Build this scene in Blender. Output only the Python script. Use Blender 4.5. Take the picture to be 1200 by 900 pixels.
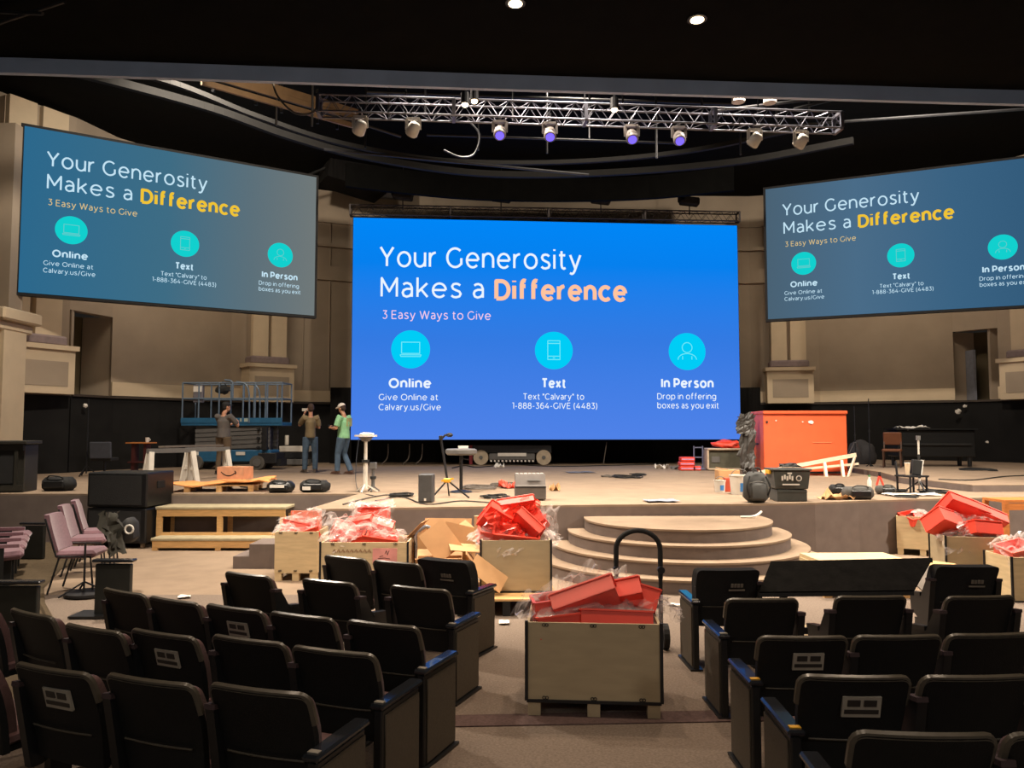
import bpy, bmesh, math, random
from mathutils import Vector, Matrix, noise
for o in list(bpy.data.objects): bpy.data.objects.remove(o)
SC = bpy.context.scene
COL = SC.collection
PI = math.pi
def R(a): return math.radians(a)

# ------------------------------------------------------------ camera, world, lights
EYE = 1.94      # eye above the front floor
ST = 0.84       # stage height
PITCH = math.atan(54/900)
cam_d = bpy.data.cameras.new('camera'); cam = bpy.data.objects.new('camera', cam_d); COL.objects.link(cam)
cam.location = (0, 0, EYE); cam.rotation_euler = (PI/2+PITCH, 0, 0)
cam_d.sensor_width = 36; cam_d.lens = 27.0; cam_d.clip_start = .05; cam_d.clip_end = 200
SC.camera = cam
SC.view_settings.view_transform = 'Standard'; SC.view_settings.look = 'None'
SC.view_settings.gamma = 1; SC.view_settings.use_curve_mapping = False
SC.view_settings.exposure = 0.0
W = bpy.data.worlds.new('dark_hall'); SC.world = W; W.use_nodes = True
W.node_tree.nodes['Background'].inputs[0].default_value = (.9, .8, .7, 1)
W.node_tree.nodes['Background'].inputs[1].default_value = .012
def spot(x, y, z, tx, ty, tz, power, angle, col=(1, .87, .72), size=.25, blend=.6):
    l = bpy.data.lights.new('spot_light', 'SPOT'); l.energy = power; l.color = col
    l.spot_size = R(angle); l.spot_blend = blend; l.shadow_soft_size = size
    o = bpy.data.objects.new('spot_light', l); COL.objects.link(o); o.location = (x, y, z)
    o.rotation_euler = (Vector((tx, ty, tz))-Vector((x, y, z))).to_track_quat('-Z', 'Y').to_euler()
    return o
WARM = (1, .80, .60)
# stage work lights hung high behind the front soffit
spot(-1.5, 12.2, 9.2, 1.5, 14.0, .8, 4300, 95)
spot(4.5, 12.6, 9.2, 4.0, 14.2, .8, 4300, 95)
spot(-6.5, 12.0, 9.2, -5.5, 11.6, 0, 4300, 100)
spot(9.5, 12.8, 9.2, 9.0, 13.5, 0, 2800, 100)
spot(1.2, 11.3, 9.2, 1.4, 9.4, 0, 2200, 100)
# wall wash
spot(-5.5, 14.0, 9.4, -9.5, 23.5, 4.0, 2400, 110)
spot(8.0, 14.0, 9.4, 11.5, 25.0, 4.0, 2400, 110)
spot(1.5, 15.0, 9.6, 1.0, 26.0, .9, 1200, 110)
# front keys from the soffit onto the crates and the stage face
spot(11.0, 8.6, 6.2, 5.6, 12.4, .4, 3600, 75, size=.15)
spot(-1.5, 6.6, 6.3, -2.6, 10.2, .4, 1250, 75, size=.15)
# added area fills hidden behind the two side screens, brightening the walls
def wall_fill(x, y, z, tx, ty, tz, power, w):
    l = bpy.data.lights.new('wall_fill_light', 'AREA'); l.energy = power; l.color = (1, .84, .66); l.shape = 'RECTANGLE'; l.size = w; l.size_y = .3
    o = bpy.data.objects.new('wall_fill_light', l); COL.objects.link(o); o.location = (x, y, z)
    o.rotation_euler = (Vector((tx, ty, tz))-Vector((x, y, z))).to_track_quat('-Z', 'Y').to_euler()
wall_fill(-8.7, 20.4, 8.6, -10.2, 22.9, 3.6, 150, 4.2)
wall_fill(10.9, 22.4, 8.6, 12.4, 25.4, 3.6, 150, 4.2)
# house downlights recessed in the soffit over the seats
for (x, y, p) in ((.05, 8.0, 420), (2.05, 8.45, 420), (-2.4, 4.6, 150), (.9, 5.2, 420), (3.6, 5.0, 150), (-4.2, 7.6, 200), (.6, .6, 120)):
    spot(x, y, 6.5, x, y+.3, 0, p, 105, col=(1, .78, .58), size=.06)

# general fill added behind the camera, lifting the fascia and aisle crate
spot(-3, -2.5, 4.6, 0, 7.0, 2.0, 260, 120, col=(1, .93, .85), size=.4)
spot(5, -2.5, 4.6, 4, 7.2, 2.0, 260, 120, col=(1, .93, .85), size=.4)

# ------------------------------------------------------------ helpers
def at(px, py, Y=None, z=None):
    """world point seen at a pixel of the photograph, at depth Y or height z"""
    a = (px-600)/900; b = (450-py)/900
    d = Vector((a, math.cos(PITCH)-b*math.sin(PITCH), math.sin(PITCH)+b*math.cos(PITCH)))
    t = Y/d.y if Y is not None else (z-EYE)/d.z
    return Vector((0, 0, EYE))+d*t
def st(px, py): return at(px, py, z=ST)
def fl(px, py): return at(px, py, z=0)
def floor_z(y): return max(0., .05*(4.7-y))

def lin(c):
    return tuple((x/255/12.92 if x <= 10 else ((x/255+.055)/1.055)**2.4) for x in c)+(1,)
MATS = {}
def mat(name, rgb, rough=.6, metal=0., var=.12, scale=8., bump=.0, bscale=60., spec=.5, coat=0., emit=0., trans=0., alpha=1., stretch=None, sheen=0.):
    if name in MATS: return MATS[name]
    m = bpy.data.materials.new(name); m.use_nodes = True; nt = m.node_tree; N = nt.nodes; Lk = nt.links
    p = N['Principled BSDF']; c = lin(rgb)
    p.inputs['Roughness'].default_value = rough; p.inputs['Metallic'].default_value = metal
    p.inputs['Specular IOR Level'].default_value = spec; p.inputs['Coat Weight'].default_value = coat
    p.inputs['Alpha'].default_value = alpha; p.inputs['Transmission Weight'].default_value = trans
    p.inputs['Sheen Weight'].default_value = sheen
    tc = N.new('ShaderNodeTexCoord'); mp = N.new('ShaderNodeMapping'); Lk.new(tc.outputs['Object'], mp.inputs[0])
    if stretch: mp.inputs['Scale'].default_value = stretch
    nz = N.new('ShaderNodeTexNoise'); nz.inputs['Scale'].default_value = scale; nz.inputs['Detail'].default_value = 4
    Lk.new(mp.outputs[0], nz.inputs['Vector'])
    rp = N.new('ShaderNodeValToRGB'); rp.color_ramp.elements[0].position = .3; rp.color_ramp.elements[1].position = .7
    rp.color_ramp.elements[0].color = tuple(x*(1-var) for x in c[:3])+(1,)
    rp.color_ramp.elements[1].color = tuple(min(1, x*(1+var)) for x in c[:3])+(1,)
    Lk.new(nz.outputs[0], rp.inputs[0]); Lk.new(rp.outputs[0], p.inputs['Base Color'])
    if bump:
        n2 = N.new('ShaderNodeTexNoise'); n2.inputs['Scale'].default_value = bscale; n2.inputs['Detail'].default_value = 3
        Lk.new(mp.outputs[0], n2.inputs['Vector'])
        bp = N.new('ShaderNodeBump'); bp.inputs['Strength'].default_value = bump; bp.inputs['Distance'].default_value = .02
        Lk.new(n2.outputs[0], bp.inputs['Height']); Lk.new(bp.outputs[0], p.inputs['Normal'])
    if emit:
        p.inputs['Emission Color'].default_value = c; p.inputs['Emission Strength'].default_value = emit
    MATS[name] = m; return m
def emat(name, rgb, s=1.):
    m = bpy.data.materials.new(name); m.use_nodes = True; N = m.node_tree.nodes; N.clear()
    e = N.new('ShaderNodeEmission'); e.inputs[0].default_value = lin(rgb); e.inputs[1].default_value = s
    o = N.new('ShaderNodeOutputMaterial'); m.node_tree.links.new(e.outputs[0], o.inputs[0]); return m

class MB:
    """collects shapes of one part; build() links them as one mesh object"""
    def __init__(s, M=None): s.v = []; s.f = []; s.M = M or Matrix()
    def add(s, vs, fs, M=None):
        n = len(s.v); T = s.M @ M if M else s.M
        s.v += [tuple(T @ Vector(v)) for v in vs]; s.f += [tuple(i+n for i in f) for f in fs]; return s
    def box(s, c, d, rot=(0, 0, 0), bev=0., taper=1.):
        x, y, z = d[0]/2, d[1]/2, d[2]/2
        from mathutils import Euler
        T = Matrix.Translation(c) @ Euler(rot).to_matrix().to_4x4()
        b = min(bev, x*.9, y*.9, z*.9)
        if b <= 0:
            vs = [(sx*x*(taper if sz > 0 else 1), sy*y*(taper if sz > 0 else 1), sz*z) for sz in (-1, 1) for sy in (-1, 1) for sx in (-1, 1)]
            fs = [(0, 2, 3, 1), (4, 5, 7, 6), (0, 1, 5, 4), (2, 6, 7, 3), (0, 4, 6, 2), (1, 3, 7, 5)]
            return s.add(vs, fs, T)
        vs = []; idx = {}
        for sx in (-1, 1):
            for sy in (-1, 1):
                for sz in (-1, 1):
                    k = taper if sz > 0 else 1
                    for a in range(3):
                        p = [sx*(x-b)*k, sy*(y-b)*k, sz*(z-b)]
                        p[a] += (sx, sy, sz)[a]*b; idx[sx, sy, sz, a] = len(vs); vs.append(tuple(p))
        fs = []
        for a in range(3):
            o1, o2 = [(1, 2), (2, 0), (0, 1)][a]
            for sg in (-1, 1):
                q = []
                for s1, s2 in ((-1, -1), (1, -1), (1, 1), (-1, 1)):
                    k = [0, 0, 0]; k[a] = sg; k[o1] = s1; k[o2] = s2; q.append(idx[k[0], k[1], k[2], a])
                fs.append(tuple(q if sg > 0 else q[::-1]))
            for s1 in (-1, 1):
                for s2 in (-1, 1):
                    q = []
                    for sg, ax in ((-1, o1), (-1, o2), (1, o2), (1, o1)):
                        k = [0, 0, 0]; k[a] = sg; k[o1] = s1; k[o2] = s2; q.append(idx[k[0], k[1], k[2], ax])
                    fs.append(tuple(q if s1*s2 < 0 else q[::-1]))
        for sx in (-1, 1):
            for sy in (-1, 1):
                for sz in (-1, 1):
                    q = [idx[sx, sy, sz, a] for a in range(3)]; fs.append(tuple(q if sx*sy*sz > 0 else q[::-1]))
        return s.add(vs, fs, T)
    def bar(s, a, b, w, h=None, up=(0, 0, 1)):
        a = Vector(a); b = Vector(b); h = h or w; d = (b-a); L = d.length; d.normalize()
        u = Vector(up)
        if abs(d.dot(u)) > .98: u = Vector((0, 1, 0))
        r = d.cross(u).normalized(); u2 = r.cross(d)
        T = Matrix((r.to_4d(), d.to_4d(), u2.to_4d(), (0, 0, 0, 1))).transposed()
        for i in range(3): T[3][i] = 0; T[i][3] = ((a+b)/2)[i]
        T[3][3] = 1
        x, y, z = w/2, L/2, h/2
        vs = [(sx*x, sy*y, sz*z) for sz in (-1, 1) for sy in (-1, 1) for sx in (-1, 1)]
        fs = [(0, 2, 3, 1), (4, 5, 7, 6), (0, 1, 5, 4), (2, 6, 7, 3), (0, 4, 6, 2), (1, 3, 7, 5)]
        return s.add(vs, fs, T)
    def tube(s, pts, r, n=8, closed=False, cap=True, flat=1.):
        pts = [Vector(p) for p in pts]; m = len(pts)
        rs = r if isinstance(r, (list, tuple)) else [r]*m
        vs = []; prev = None
        for i, p in enumerate(pts):
            a = pts[i-1] if (i > 0 or closed) else p; b = pts[(i+1) % m] if (i < m-1 or closed) else p
            t = (b-a).normalized() if (b-a).length > 1e-9 else Vector((0, 0, 1))
            if prev is None:
                u = Vector((0, 0, 1)) if abs(t.z) < .9 else Vector((1, 0, 0))
                prev = t.cross(u).normalized()
            prev = (prev-t*prev.dot(t)).normalized(); w = t.cross(prev)
            for k in range(n):
                an = 2*PI*k/n; vs.append(tuple(p+prev*math.cos(an)*rs[i]+w*math.sin(an)*rs[i]*flat))
        fs = []
        for i in range(m if closed else m-1):
            j = (i+1) % m
            for k in range(n): fs.append((i*n+k, i*n+(k+1) % n, j*n+(k+1) % n, j*n+k))
        if cap and not closed: fs.append(tuple(range(n))[::-1]); fs.append(tuple((m-1)*n+k for k in range(n)))
        return s.add(vs, fs)
    def cyl(s, c, r, h, n=16, r2=None, axis='z', cap=True):
        c = Vector(c); d = {'z': Vector((0, 0, 1)), 'x': Vector((1, 0, 0)), 'y': Vector((0, 1, 0))}[axis]
        return s.tube([c-d*h/2, c+d*h/2], [r, r if r2 is None else r2], n, cap=cap)
    def lathe(s, prof, n=16, c=(0, 0, 0)):
        vs = []; fs = []; m = len(prof)
        for r, z in prof:
            for k in range(n): vs.append((c[0]+r*math.cos(2*PI*k/n), c[1]+r*math.sin(2*PI*k/n), c[2]+z))
        for i in range(m-1):
            for k in range(n): fs.append((i*n+k, i*n+(k+1) % n, (i+1)*n+(k+1) % n, (i+1)*n+k))
        fs.append(tuple(range(n))[::-1]); fs.append(tuple((m-1)*n+k for k in range(n)))
        return s.add(vs, fs)
    def prism(s, poly, z0, z1):
        n = len(poly); ar = sum(poly[i][0]*poly[(i+1) % n][1]-poly[(i+1) % n][0]*poly[i][1] for i in range(n))
        if ar < 0: poly = poly[::-1]
        vs = [(x, y, z0) for x, y in poly]+[(x, y, z1) for x, y in poly]
        fs = [tuple(range(n))[::-1], tuple(range(n, 2*n))]+[(i, (i+1) % n, n+(i+1) % n, n+i) for i in range(n)]
        return s.add(vs, fs)
    def sprism(s, poly, x0, x1):
        """profile in y,z extruded along x"""
        n = len(poly)
        vs = [(x0, y, z) for y, z in poly]+[(x1, y, z) for y, z in poly]
        fs = [tuple(range(n))[::-1], tuple(range(n, 2*n))]+[(i, (i+1) % n, n+(i+1) % n, n+i) for i in range(n)]
        return s.add(vs, fs)
    def ball(s, c, r, n=10, sq=None):
        r = (r, r, r) if not isinstance(r, (tuple, list)) else r
        vs = []; fs = []; m = n//2+1
        for i in range(m+1):
            a = PI*i/m
            for k in range(n):
                b = 2*PI*k/n; vs.append((c[0]+r[0]*math.sin(a)*math.cos(b), c[1]+r[1]*math.sin(a)*math.sin(b), c[2]-r[2]*math.cos(a)))
        for i in range(m):
            for k in range(n): fs.append((i*n+k, i*n+(k+1) % n, (i+1)*n+(k+1) % n, (i+1)*n+k))
        return s.add(vs, fs)
    def lump(s, c, r, seed=0, amp=.25, fr=2.2, n=3, flat=None):
        bm = bmesh.new(); bmesh.ops.create_icosphere(bm, subdivisions=n, radius=1)
        vs = []
        for v in bm.verts:
            k = 1+amp*noise.noise(v.co*fr+Vector((seed*7.3, seed*3.1, seed)))*2
            p = Vector((v.co.x*r[0]*k, v.co.y*r[1]*k, v.co.z*r[2]*k))
            if flat is not None: p.z = max(p.z, flat)
            vs.append(tuple(p+Vector(c)))
        fs = [tuple(v.index for v in f.verts) for f in bm.faces]; bm.free()
        return s.add(vs, fs)
    def sheet(s, c, w, d, seed=0, amp=.06, n=12, rot=(0, 0, 0), fr=5., ragged=.04, droop=0.):
        from mathutils import Euler
        T = Matrix.Translation(c) @ Euler(rot).to_matrix().to_4x4(); vs = []; fs = []
        for j in range(n+1):
            for i in range(n+1):
                u = i/n-.5; v = j/n-.5
                q = Vector((u*fr+seed*3.7, v*fr-seed, seed*1.3))
                z = amp*(1.6*noise.noise(q)+1.2*abs(noise.noise(q*2.3)))
                e = ragged*(noise.noise(Vector((u*9+seed, v*9, 4))))
                z -= droop*(max(0, abs(u)-.3)*2+max(0, abs(v)-.3)*2)
                vs.append((u*w+e, v*d+e*.8, z))
        for j in range(n):
            for i in range(n):
                a = j*(n+1)+i; fs.append((a, a+1, a+n+2, a+n+1))
        return s.add(vs, fs, T)
    def panel(s, rows, nx=8, curve=0., thick=.03):
        """rows of (z, half width, y); bent sheet with thickness towards -y"""
        vs = []; fs = []; m = len(rows)
        for side in (0, 1):
            for z, hw, y in rows:
                for i in range(nx+1):
                    x = hw*(2*i/nx-1); vs.append((x, y-side*thick-curve*x*x, z))
        K = m*(nx+1)
        for j in range(m-1):
            for i in range(nx):
                a = j*(nx+1)+i; fs.append((a+1, a, a+nx+1, a+nx+2)); fs.append((K+a, K+a+1, K+a+nx+2, K+a+nx+1))
        def strip(idx):
            for a, b in zip(idx, idx[1:]): fs.append((a, b, K+b, K+a))
        strip([i for i in range(nx+1)][::1]); strip([(m-1)*(nx+1)+i for i in range(nx+1)][::-1])
        strip([j*(nx+1) for j in range(m)][::-1]); strip([j*(nx+1)+nx for j in range(m)])
        return s.add(vs, fs)
    def build(s, name, m, parent=None, smooth=False, kind=None, label=None):
        me = bpy.data.meshes.new(name); me.from_pydata(s.v, [], s.f); me.validate()
        bm = bmesh.new(); bm.from_mesh(me); bmesh.ops.recalc_face_normals(bm, faces=bm.faces); bm.to_mesh(me); bm.free()
        me.materials.append(m)
        if smooth:
            try: me.shade_auto_smooth(use_auto_smooth=True, angle=R(50))
            except Exception:
                for p in me.polygons: p.use_smooth = True
            me.set_sharp_from_angle(angle=R(45)) if hasattr(me, 'set_sharp_from_angle') else None
            for p in me.polygons: p.use_smooth = True
        o = bpy.data.objects.new(name, me); COL.objects.link(o)
        if parent: o.parent = parent
        if kind: o['kind'] = kind
        if label: o['label'] = label
        return o
def tag(o, label, cat, group=None):
    o['label'] = label; o['category'] = cat
    if group: o['group'] = group
    return o
def thing(name, label, cat, loc=(0, 0, 0), rz=0., group=None):
    o = bpy.data.objects.new(name, None); COL.objects.link(o); o.empty_display_size = .2
    o.location = loc; o.rotation_euler = (0, 0, rz); return tag(o, label, cat, group)
def struct(o): o['kind'] = 'structure'; return o
def copy_tree(o, parent=None):
    c = o.copy(); COL.objects.link(c)
    if parent: c.parent = parent
    for ch in [x for x in KIDS.get(o.name, [])]: copy_tree(ch, c)
    return c
KIDS = {}
def register(o):
    KIDS[o.name] = list(o.children)
    for c in o.children: register(c)

# ------------------------------------------------------------ materials
carpet = mat('taupe_carpet', (146, 127, 108), .95, var=.10, scale=3, bump=.35, bscale=220, spec=.1)
carpet_aisle = mat('brown_loop_carpet', (128, 114, 102), .95, var=.22, scale=60, bump=.5, bscale=260, spec=.1)
carpet_stripe = mat('plum_carpet', (98, 80, 76), .95, var=.2, scale=50, bump=.4, bscale=260, spec=.1)
carpet_side = mat('olive_brown_carpet', (84, 72, 56), .95, var=.15, scale=20, bump=.3, bscale=200, spec=.1)
riser = mat('grey_brown_carpet', (118, 106, 100), .95, var=.08, scale=6, bump=.3, bscale=200, spec=.1)
plaster = mat('beige_plaster', (158, 142, 122), .85, var=.08, scale=1.2, bump=.1, bscale=30)
cream = mat('cream_plaster', (200, 180, 150), .8, var=.06, scale=2, bump=.08, bscale=30)
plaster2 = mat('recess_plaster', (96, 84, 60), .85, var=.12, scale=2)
black_paint = mat('black_paint', (26, 25, 24), .85, var=.2, scale=2, spec=.2)
drape = mat('black_drape', (22, 21, 20), .95, var=.3, scale=3, spec=.1, bump=.3, bscale=12, stretch=(4, 4, .3))
soffit_m = mat('dark_soffit', (13, 13, 12), .95, var=.2, scale=4, spec=.05)
lip_m = mat('grey_fascia', (150, 166, 192), .6, var=.1, scale=2)
alu = mat('aluminium', (190, 190, 196), .35, .9, var=.05)
steel_dk = mat('dark_steel', (48, 48, 50), .5, .6, var=.15)
blackpl = mat('black_plastic', (24, 25, 26), .38, var=.15, scale=20)
seatback = mat('seat_back_vinyl', (13, 14, 14), .62, var=.12, scale=30, bump=.15, bscale=180, spec=.35)
seattrim_hl = mat('seat_trim_highlight', (78, 72, 62), .3, var=.1, scale=30)  # pale tone paints the rim light along seat tops; seam shares it
burg = mat('burgundy_fabric', (92, 62, 62), .9, var=.15, scale=60, bump=.2, bscale=300, sheen=.3)
mauve = mat('mauve_fabric', (118, 84, 92), .9, var=.15, scale=40, sheen=.3)
armtop = mat('satin_black_arm', (30, 32, 36), .22, var=.05, coat=.4)
endp = mat('end_panel_fabric', (86, 76, 62), .8, var=.12, scale=90, bump=.25, bscale=300)
ply = mat('plywood', (203, 180, 140), .6, var=.1, scale=5, stretch=(1, 1, 6), bump=.05, bscale=20)
ply_grey = mat('grey_plywood', (178, 160, 128), .6, var=.07, scale=4, stretch=(1, 1, 4))
pine = mat('pine_wood', (214, 170, 112), .55, var=.14, scale=6, stretch=(1, 8, 8))
orange_wood = mat('orange_wood', (196, 120, 60), .5, var=.15, scale=6, stretch=(1, 8, 8))
card = mat('cardboard', (190, 146, 100), .8, var=.08, scale=6)
redp = mat('red_plastic', (230, 72, 52), .5, var=.08, scale=4)
pinkp = mat('pink_red_plastic', (236, 106, 92), .4, var=.1, scale=4)
blue_m = mat('blue_lift_paint', (38, 92, 128), .45, var=.12, scale=8)
orange_m = mat('orange_steel_paint', (214, 92, 52), .45, var=.06, scale=3)
white_m = mat('white_paint', (215, 208, 196), .5, var=.05)
rubber = mat('black_rubber', (28, 28, 28), .8, var=.2)
tyre = mat('cream_tyre', (176, 160, 138), .8, var=.12)
greyp = mat('grey_plastic', (98, 96, 94), .5, var=.1)
skin_m = mat('skin', (196, 142, 112), .5, var=.06, scale=12)
paper = mat('paper', (222, 216, 206), .7, var=.04)
yellow = mat('yellow_plastic', (232, 172, 40), .5, var=.06)
def film_mat(name, rgb, a):
    m = bpy.data.materials.new(name); m.use_nodes = True; N = m.node_tree.nodes; Lk = m.node_tree.links
    p = N['Principled BSDF']; p.inputs['Base Color'].default_value = lin(rgb); p.inputs['Roughness'].default_value = .22
    p.inputs['Coat Weight'].default_value = .5
    lw = N.new('ShaderNodeLayerWeight'); lw.inputs[0].default_value = .35
    nz = N.new('ShaderNodeTexNoise'); nz.inputs['Scale'].default_value = 9
    ad = N.new('ShaderNodeMath'); ad.operation = 'MULTIPLY_ADD'; ad.inputs[1].default_value = .45; ad.inputs[2].default_value = a
    Lk.new(lw.outputs['Facing'], ad.inputs[0])
    mu = N.new('ShaderNodeMath'); mu.operation = 'MULTIPLY_ADD'; mu.inputs[1].default_value = .3; Lk.new(nz.outputs[0], mu.inputs[0]); Lk.new(ad.outputs[0], mu.inputs[2])
    cl = N.new('ShaderNodeClamp'); Lk.new(mu.outputs[0], cl.inputs[0]); cl.inputs['Max'].default_value = .85
    Lk.new(cl.outputs[0], p.inputs['Alpha'])
    return m
film = film_mat('clear_plastic_film', (240, 226, 220), -.03)
film_dk = mat('grey_plastic_sheet', (58, 55, 52), .4, var=.3, scale=6, bump=.6, bscale=9)

# ------------------------------------------------------------ setting: floor, stage, steps
cp = MB()
ys = [-3, 4.7, 32]
def zf(y): return floor_z(y)
cp.add([(-16, -3, zf(-3)), (18, -3, zf(-3)), (18, 4.7, 0), (-16, 4.7, 0), (18, 9.2, 0), (-16, 9.2, 0),
        (-16, -3, -.3), (18, -3, -.3), (18, 9.2, -.3), (-16, 9.2, -.3)],
       [(0, 1, 2, 3), (3, 2, 4, 5), (6, 9, 8, 7), (0, 6, 7, 1), (5, 4, 8, 9)])
struct(cp.build('floor', carpet_aisle))
struct(MB().box((1, 20.65, -.15), (34, 22.9, .3)).build('floor_front', carpet))
# plum stripe across the aisle, curved lighter apron and dark side aisle with its edge trim
a = fl(528, 826); b = fl(868, 830)
struct(MB().bar((-.9, 5.22, .004), (2.4, 5.38, .004), .20, .008).build('trim_1', carpet_stripe))
arcp = [(-6.6, 13.38), (-6.5, 11.8), (-6.3, 10.8), (-5.75, 9.5), (-5.25, 8.7), (-4.7, 7.95), (-4.2, 7.45), (-3.3, 6.9), (-2.4, 6.6)]
struct(MB().prism([(-16, 13.38)]+arcp+[(-2.4, 5.6), (-16, 5.6)], .0, .008).build('floor_side', carpet_side))
struct(MB().tube([(x, y, .012) for x, y in arcp], .035, 6, flat=.5).build('trim_2', carpet_side))

edge = [(-2.85, 10.76), (-1.5, 11.0), (0, 11.25), (1.2, 11.42), (2.4, 11.5), (3.6, 11.56), (4.6, 11.75), (5.4, 12.05), (6.3, 12.3), (7.6, 12.6), (9.5, 13.0), (17, 14.2)]
stage_poly = [(-16, 13.6), (-9.5, 13.4), (-2.65, 13.4)]+edge+[(17, 30), (-16, 30)]
sm = MB().prism(stage_poly, 0, ST-.03).build('stage', riser); struct(sm)
struct(MB().prism(stage_poly, ST-.03, ST).build('floor_stage', carpet))
# raised right wing of the stage
wing = [(8.05, 16.0), (8.2, 13.75), (9.5, 13.85), (12, 14.3), (17, 15.3), (17, 26), (9.5, 26), (8.6, 18)]
struct(MB().prism(wing, ST, ST+.11).build('stage_wing', riser))
struct(MB().prism(wing, ST+.11, ST+.125).build('floor_wing', carpet))
def riseY(px, py): return at(px, py, z=ST+.125)
# four half-round steps
for k in range(4):
    r = 1.31+.24*k; z = ST-.168*(k+1)
    pts = [(2.37+r*math.cos(t), 11.18-r*math.sin(t)) for t in [PI*i/48 for i in range(49)]]
    poly = pts+[(2.37-r, 11.44 if k < 9 else 0), (2.37+r, 11.47)]
    tr = MB().prism(poly, 0 if k == 3 else z-.168, z-.025).build('stair_step', riser)
    struct(tr)
    pts2 = [(2.37+(r+.015)*math.cos(t), 11.18-(r+.015)*math.sin(t)) for t in [PI*i/48 for i in range(49)]]
    np_ = MB().prism(pts2+[(2.37-r, 11.44), (2.37+r, 11.47)], z-.025, z).build('step_tread', carpet); np_.parent = tr

# ------------------------------------------------------------ walls and ceiling
WP = [(-14.5, 14), (-12.5, 18.6), (-11.6, 20.0), (-11.2, 21.4), (-9.0, 24.5), (-7.9, 25.6), (-5.6, 26.6), (8.4, 26.9), (10.6, 26.4), (14.2, 24.6), (15.0, 23.6), (16.6, 20.5), (17.5, 14)]
CZ = 10.25
def wall(name, a, b, z0, z1, m, th=.3, off=0.):
    a = Vector(a); b = Vector(b); d = (b-a).normalized(); n = Vector((-d.y, d.x))   # towards outside for left->right order
    p = [a+n*off, b+n*off, b+n*(off+th), a+n*(off+th)]
    return MB().prism([(q.x, q.y) for q in p], z0, z1).build(name, m)
def along(i, t): a = Vector(WP[i]); b = Vector(WP[i+1]); return a+(b-a)*t
names = ['wall_left', 'wall_left', 'wall_left', 'wall_left', 'wall_left', 'wall_left', 'wall_back', 'wall_right', 'wall_right', 'wall_right', 'wall_right', 'wall_right']
for i in range(12):
    if i in (2, 9):      # doorway bays: lintel and side reveals, dark room behind
        lo = 5.1
        struct(wall(names[i], WP[i], WP[i+1], lo, CZ, plaster))
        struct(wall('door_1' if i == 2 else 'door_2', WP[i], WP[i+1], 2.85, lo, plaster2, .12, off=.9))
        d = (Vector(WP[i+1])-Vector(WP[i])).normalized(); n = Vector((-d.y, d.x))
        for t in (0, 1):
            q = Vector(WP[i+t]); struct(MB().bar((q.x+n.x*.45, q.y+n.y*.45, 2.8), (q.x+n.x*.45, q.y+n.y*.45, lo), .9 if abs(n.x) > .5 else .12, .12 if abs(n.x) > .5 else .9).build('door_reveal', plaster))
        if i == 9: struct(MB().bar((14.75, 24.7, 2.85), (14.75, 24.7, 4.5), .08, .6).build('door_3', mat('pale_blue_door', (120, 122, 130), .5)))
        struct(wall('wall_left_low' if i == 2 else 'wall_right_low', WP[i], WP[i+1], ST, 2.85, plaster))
    else:
        struct(wall(names[i], WP[i], WP[i+1], ST-.1 if i else 0, CZ, plaster))
# black dado at stage level, with a cream band above it
k = 1
for i in range(1, 12):
    struct(wall('wall_dado', WP[i], WP[i+1], ST, 2.82, black_paint, .12, off=-.14))
    struct(wall('trim_%d' % (k+2), WP[i], WP[i+1], 2.82, 2.88, mat('dado_cap', (60, 50, 40), .6), .18, off=-.2)); k += 1
    if i not in (2, 9):
        struct(wall('trim_%d' % (k+2), WP[i], WP[i+1], 2.9, 3.28, cream, .06, off=-.08)); k += 1
        for z, h, o in ((7.1, .5, -.10), (8.25, .12, -.16), (9.1, .45, -.1)):
            struct(wall('trim_%d' % (k+2), WP[i], WP[i+1], z, z+h, plaster, .1, off=o)); k += 1
# vertical panel joints on the plain walls
for i, ts in ((5, (.35, .7)),):
    for t in ts:
        q = along(i, t); struct(MB().box((q.x, q.y-.02, 6.2), (.04, .05, 6.0)).build('wall_joint', plaster))
# pilasters
def pilaster(x, y, rz, w, label, zb=2.85, base_w=1.3, dado=True):
    e = bpy.data.objects.new('pilaster', None); COL.objects.link(e); e.location = (x, y, 0); e.rotation_euler = (0, 0, rz); e['kind'] = 'structure'
    MB().box((0, 0, zb+.55), (w*base_w, .7, 1.1)).build('plinth', cream, e)
    MB().box((0, -.34, zb+.5), (w*base_w-.35, .04, .62)).build('plinth_panel', plaster, e)
    MB().box((0, -.02, zb+1.16), (w*base_w+.12, .82, .12)).build('plinth_cap', cream, e)
    MB().box((0, .05, zb+1.34), (w*1.12, .6, .26), bev=.05).build('column_base', mat('mauve_stone', (128, 112, 110), .7), e)
    for sx in (-1, 1): MB().box((sx*w*.27, .1, zb+4.3), (w*.44, .45, 5.9)).build('shaft', cream, e)
    MB().box((0, .2, zb+4.3), (w*1.0, .3, 5.9)).build('shaft_back', plaster, e)
    return e
pilaster(-11.95, 18.9, R(62), 1.5, '')
pilaster(-7.95, 24.95, R(40), 1.15, '')
pilaster(9.5, 26.3, R(-12), 1.15, '')
pilaster(15.4, 22.3, R(-62), 1.5, '')
# warm near-left column
e = bpy.data.objects.new('column', None); COL.objects.link(e); e.location = (-12.1, 17.6, 0); e['kind'] = 'structure'
MB().box((0, 0, 2.5), (1.05, 1.0, 3.4)).build('shaft', cream, e)
MB().box((.58, 0, 2.5), (.16, .8, 3.4)).build('shaft_edge', cream, e)
MB().box((0, 0, 4.3), (1.35, 1.25, .22), bev=.04).build('capital', cream, e)
MB().box((0, 0, 4.55), (1.7, 1.4, .28), bev=.04).build('entablature', cream, e)
for sx in (-1, 1): MB().box((sx*.36-.2, .3, 6.9), (.55, .5, 4.5)).build('upper_shaft', plaster, e)

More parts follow.
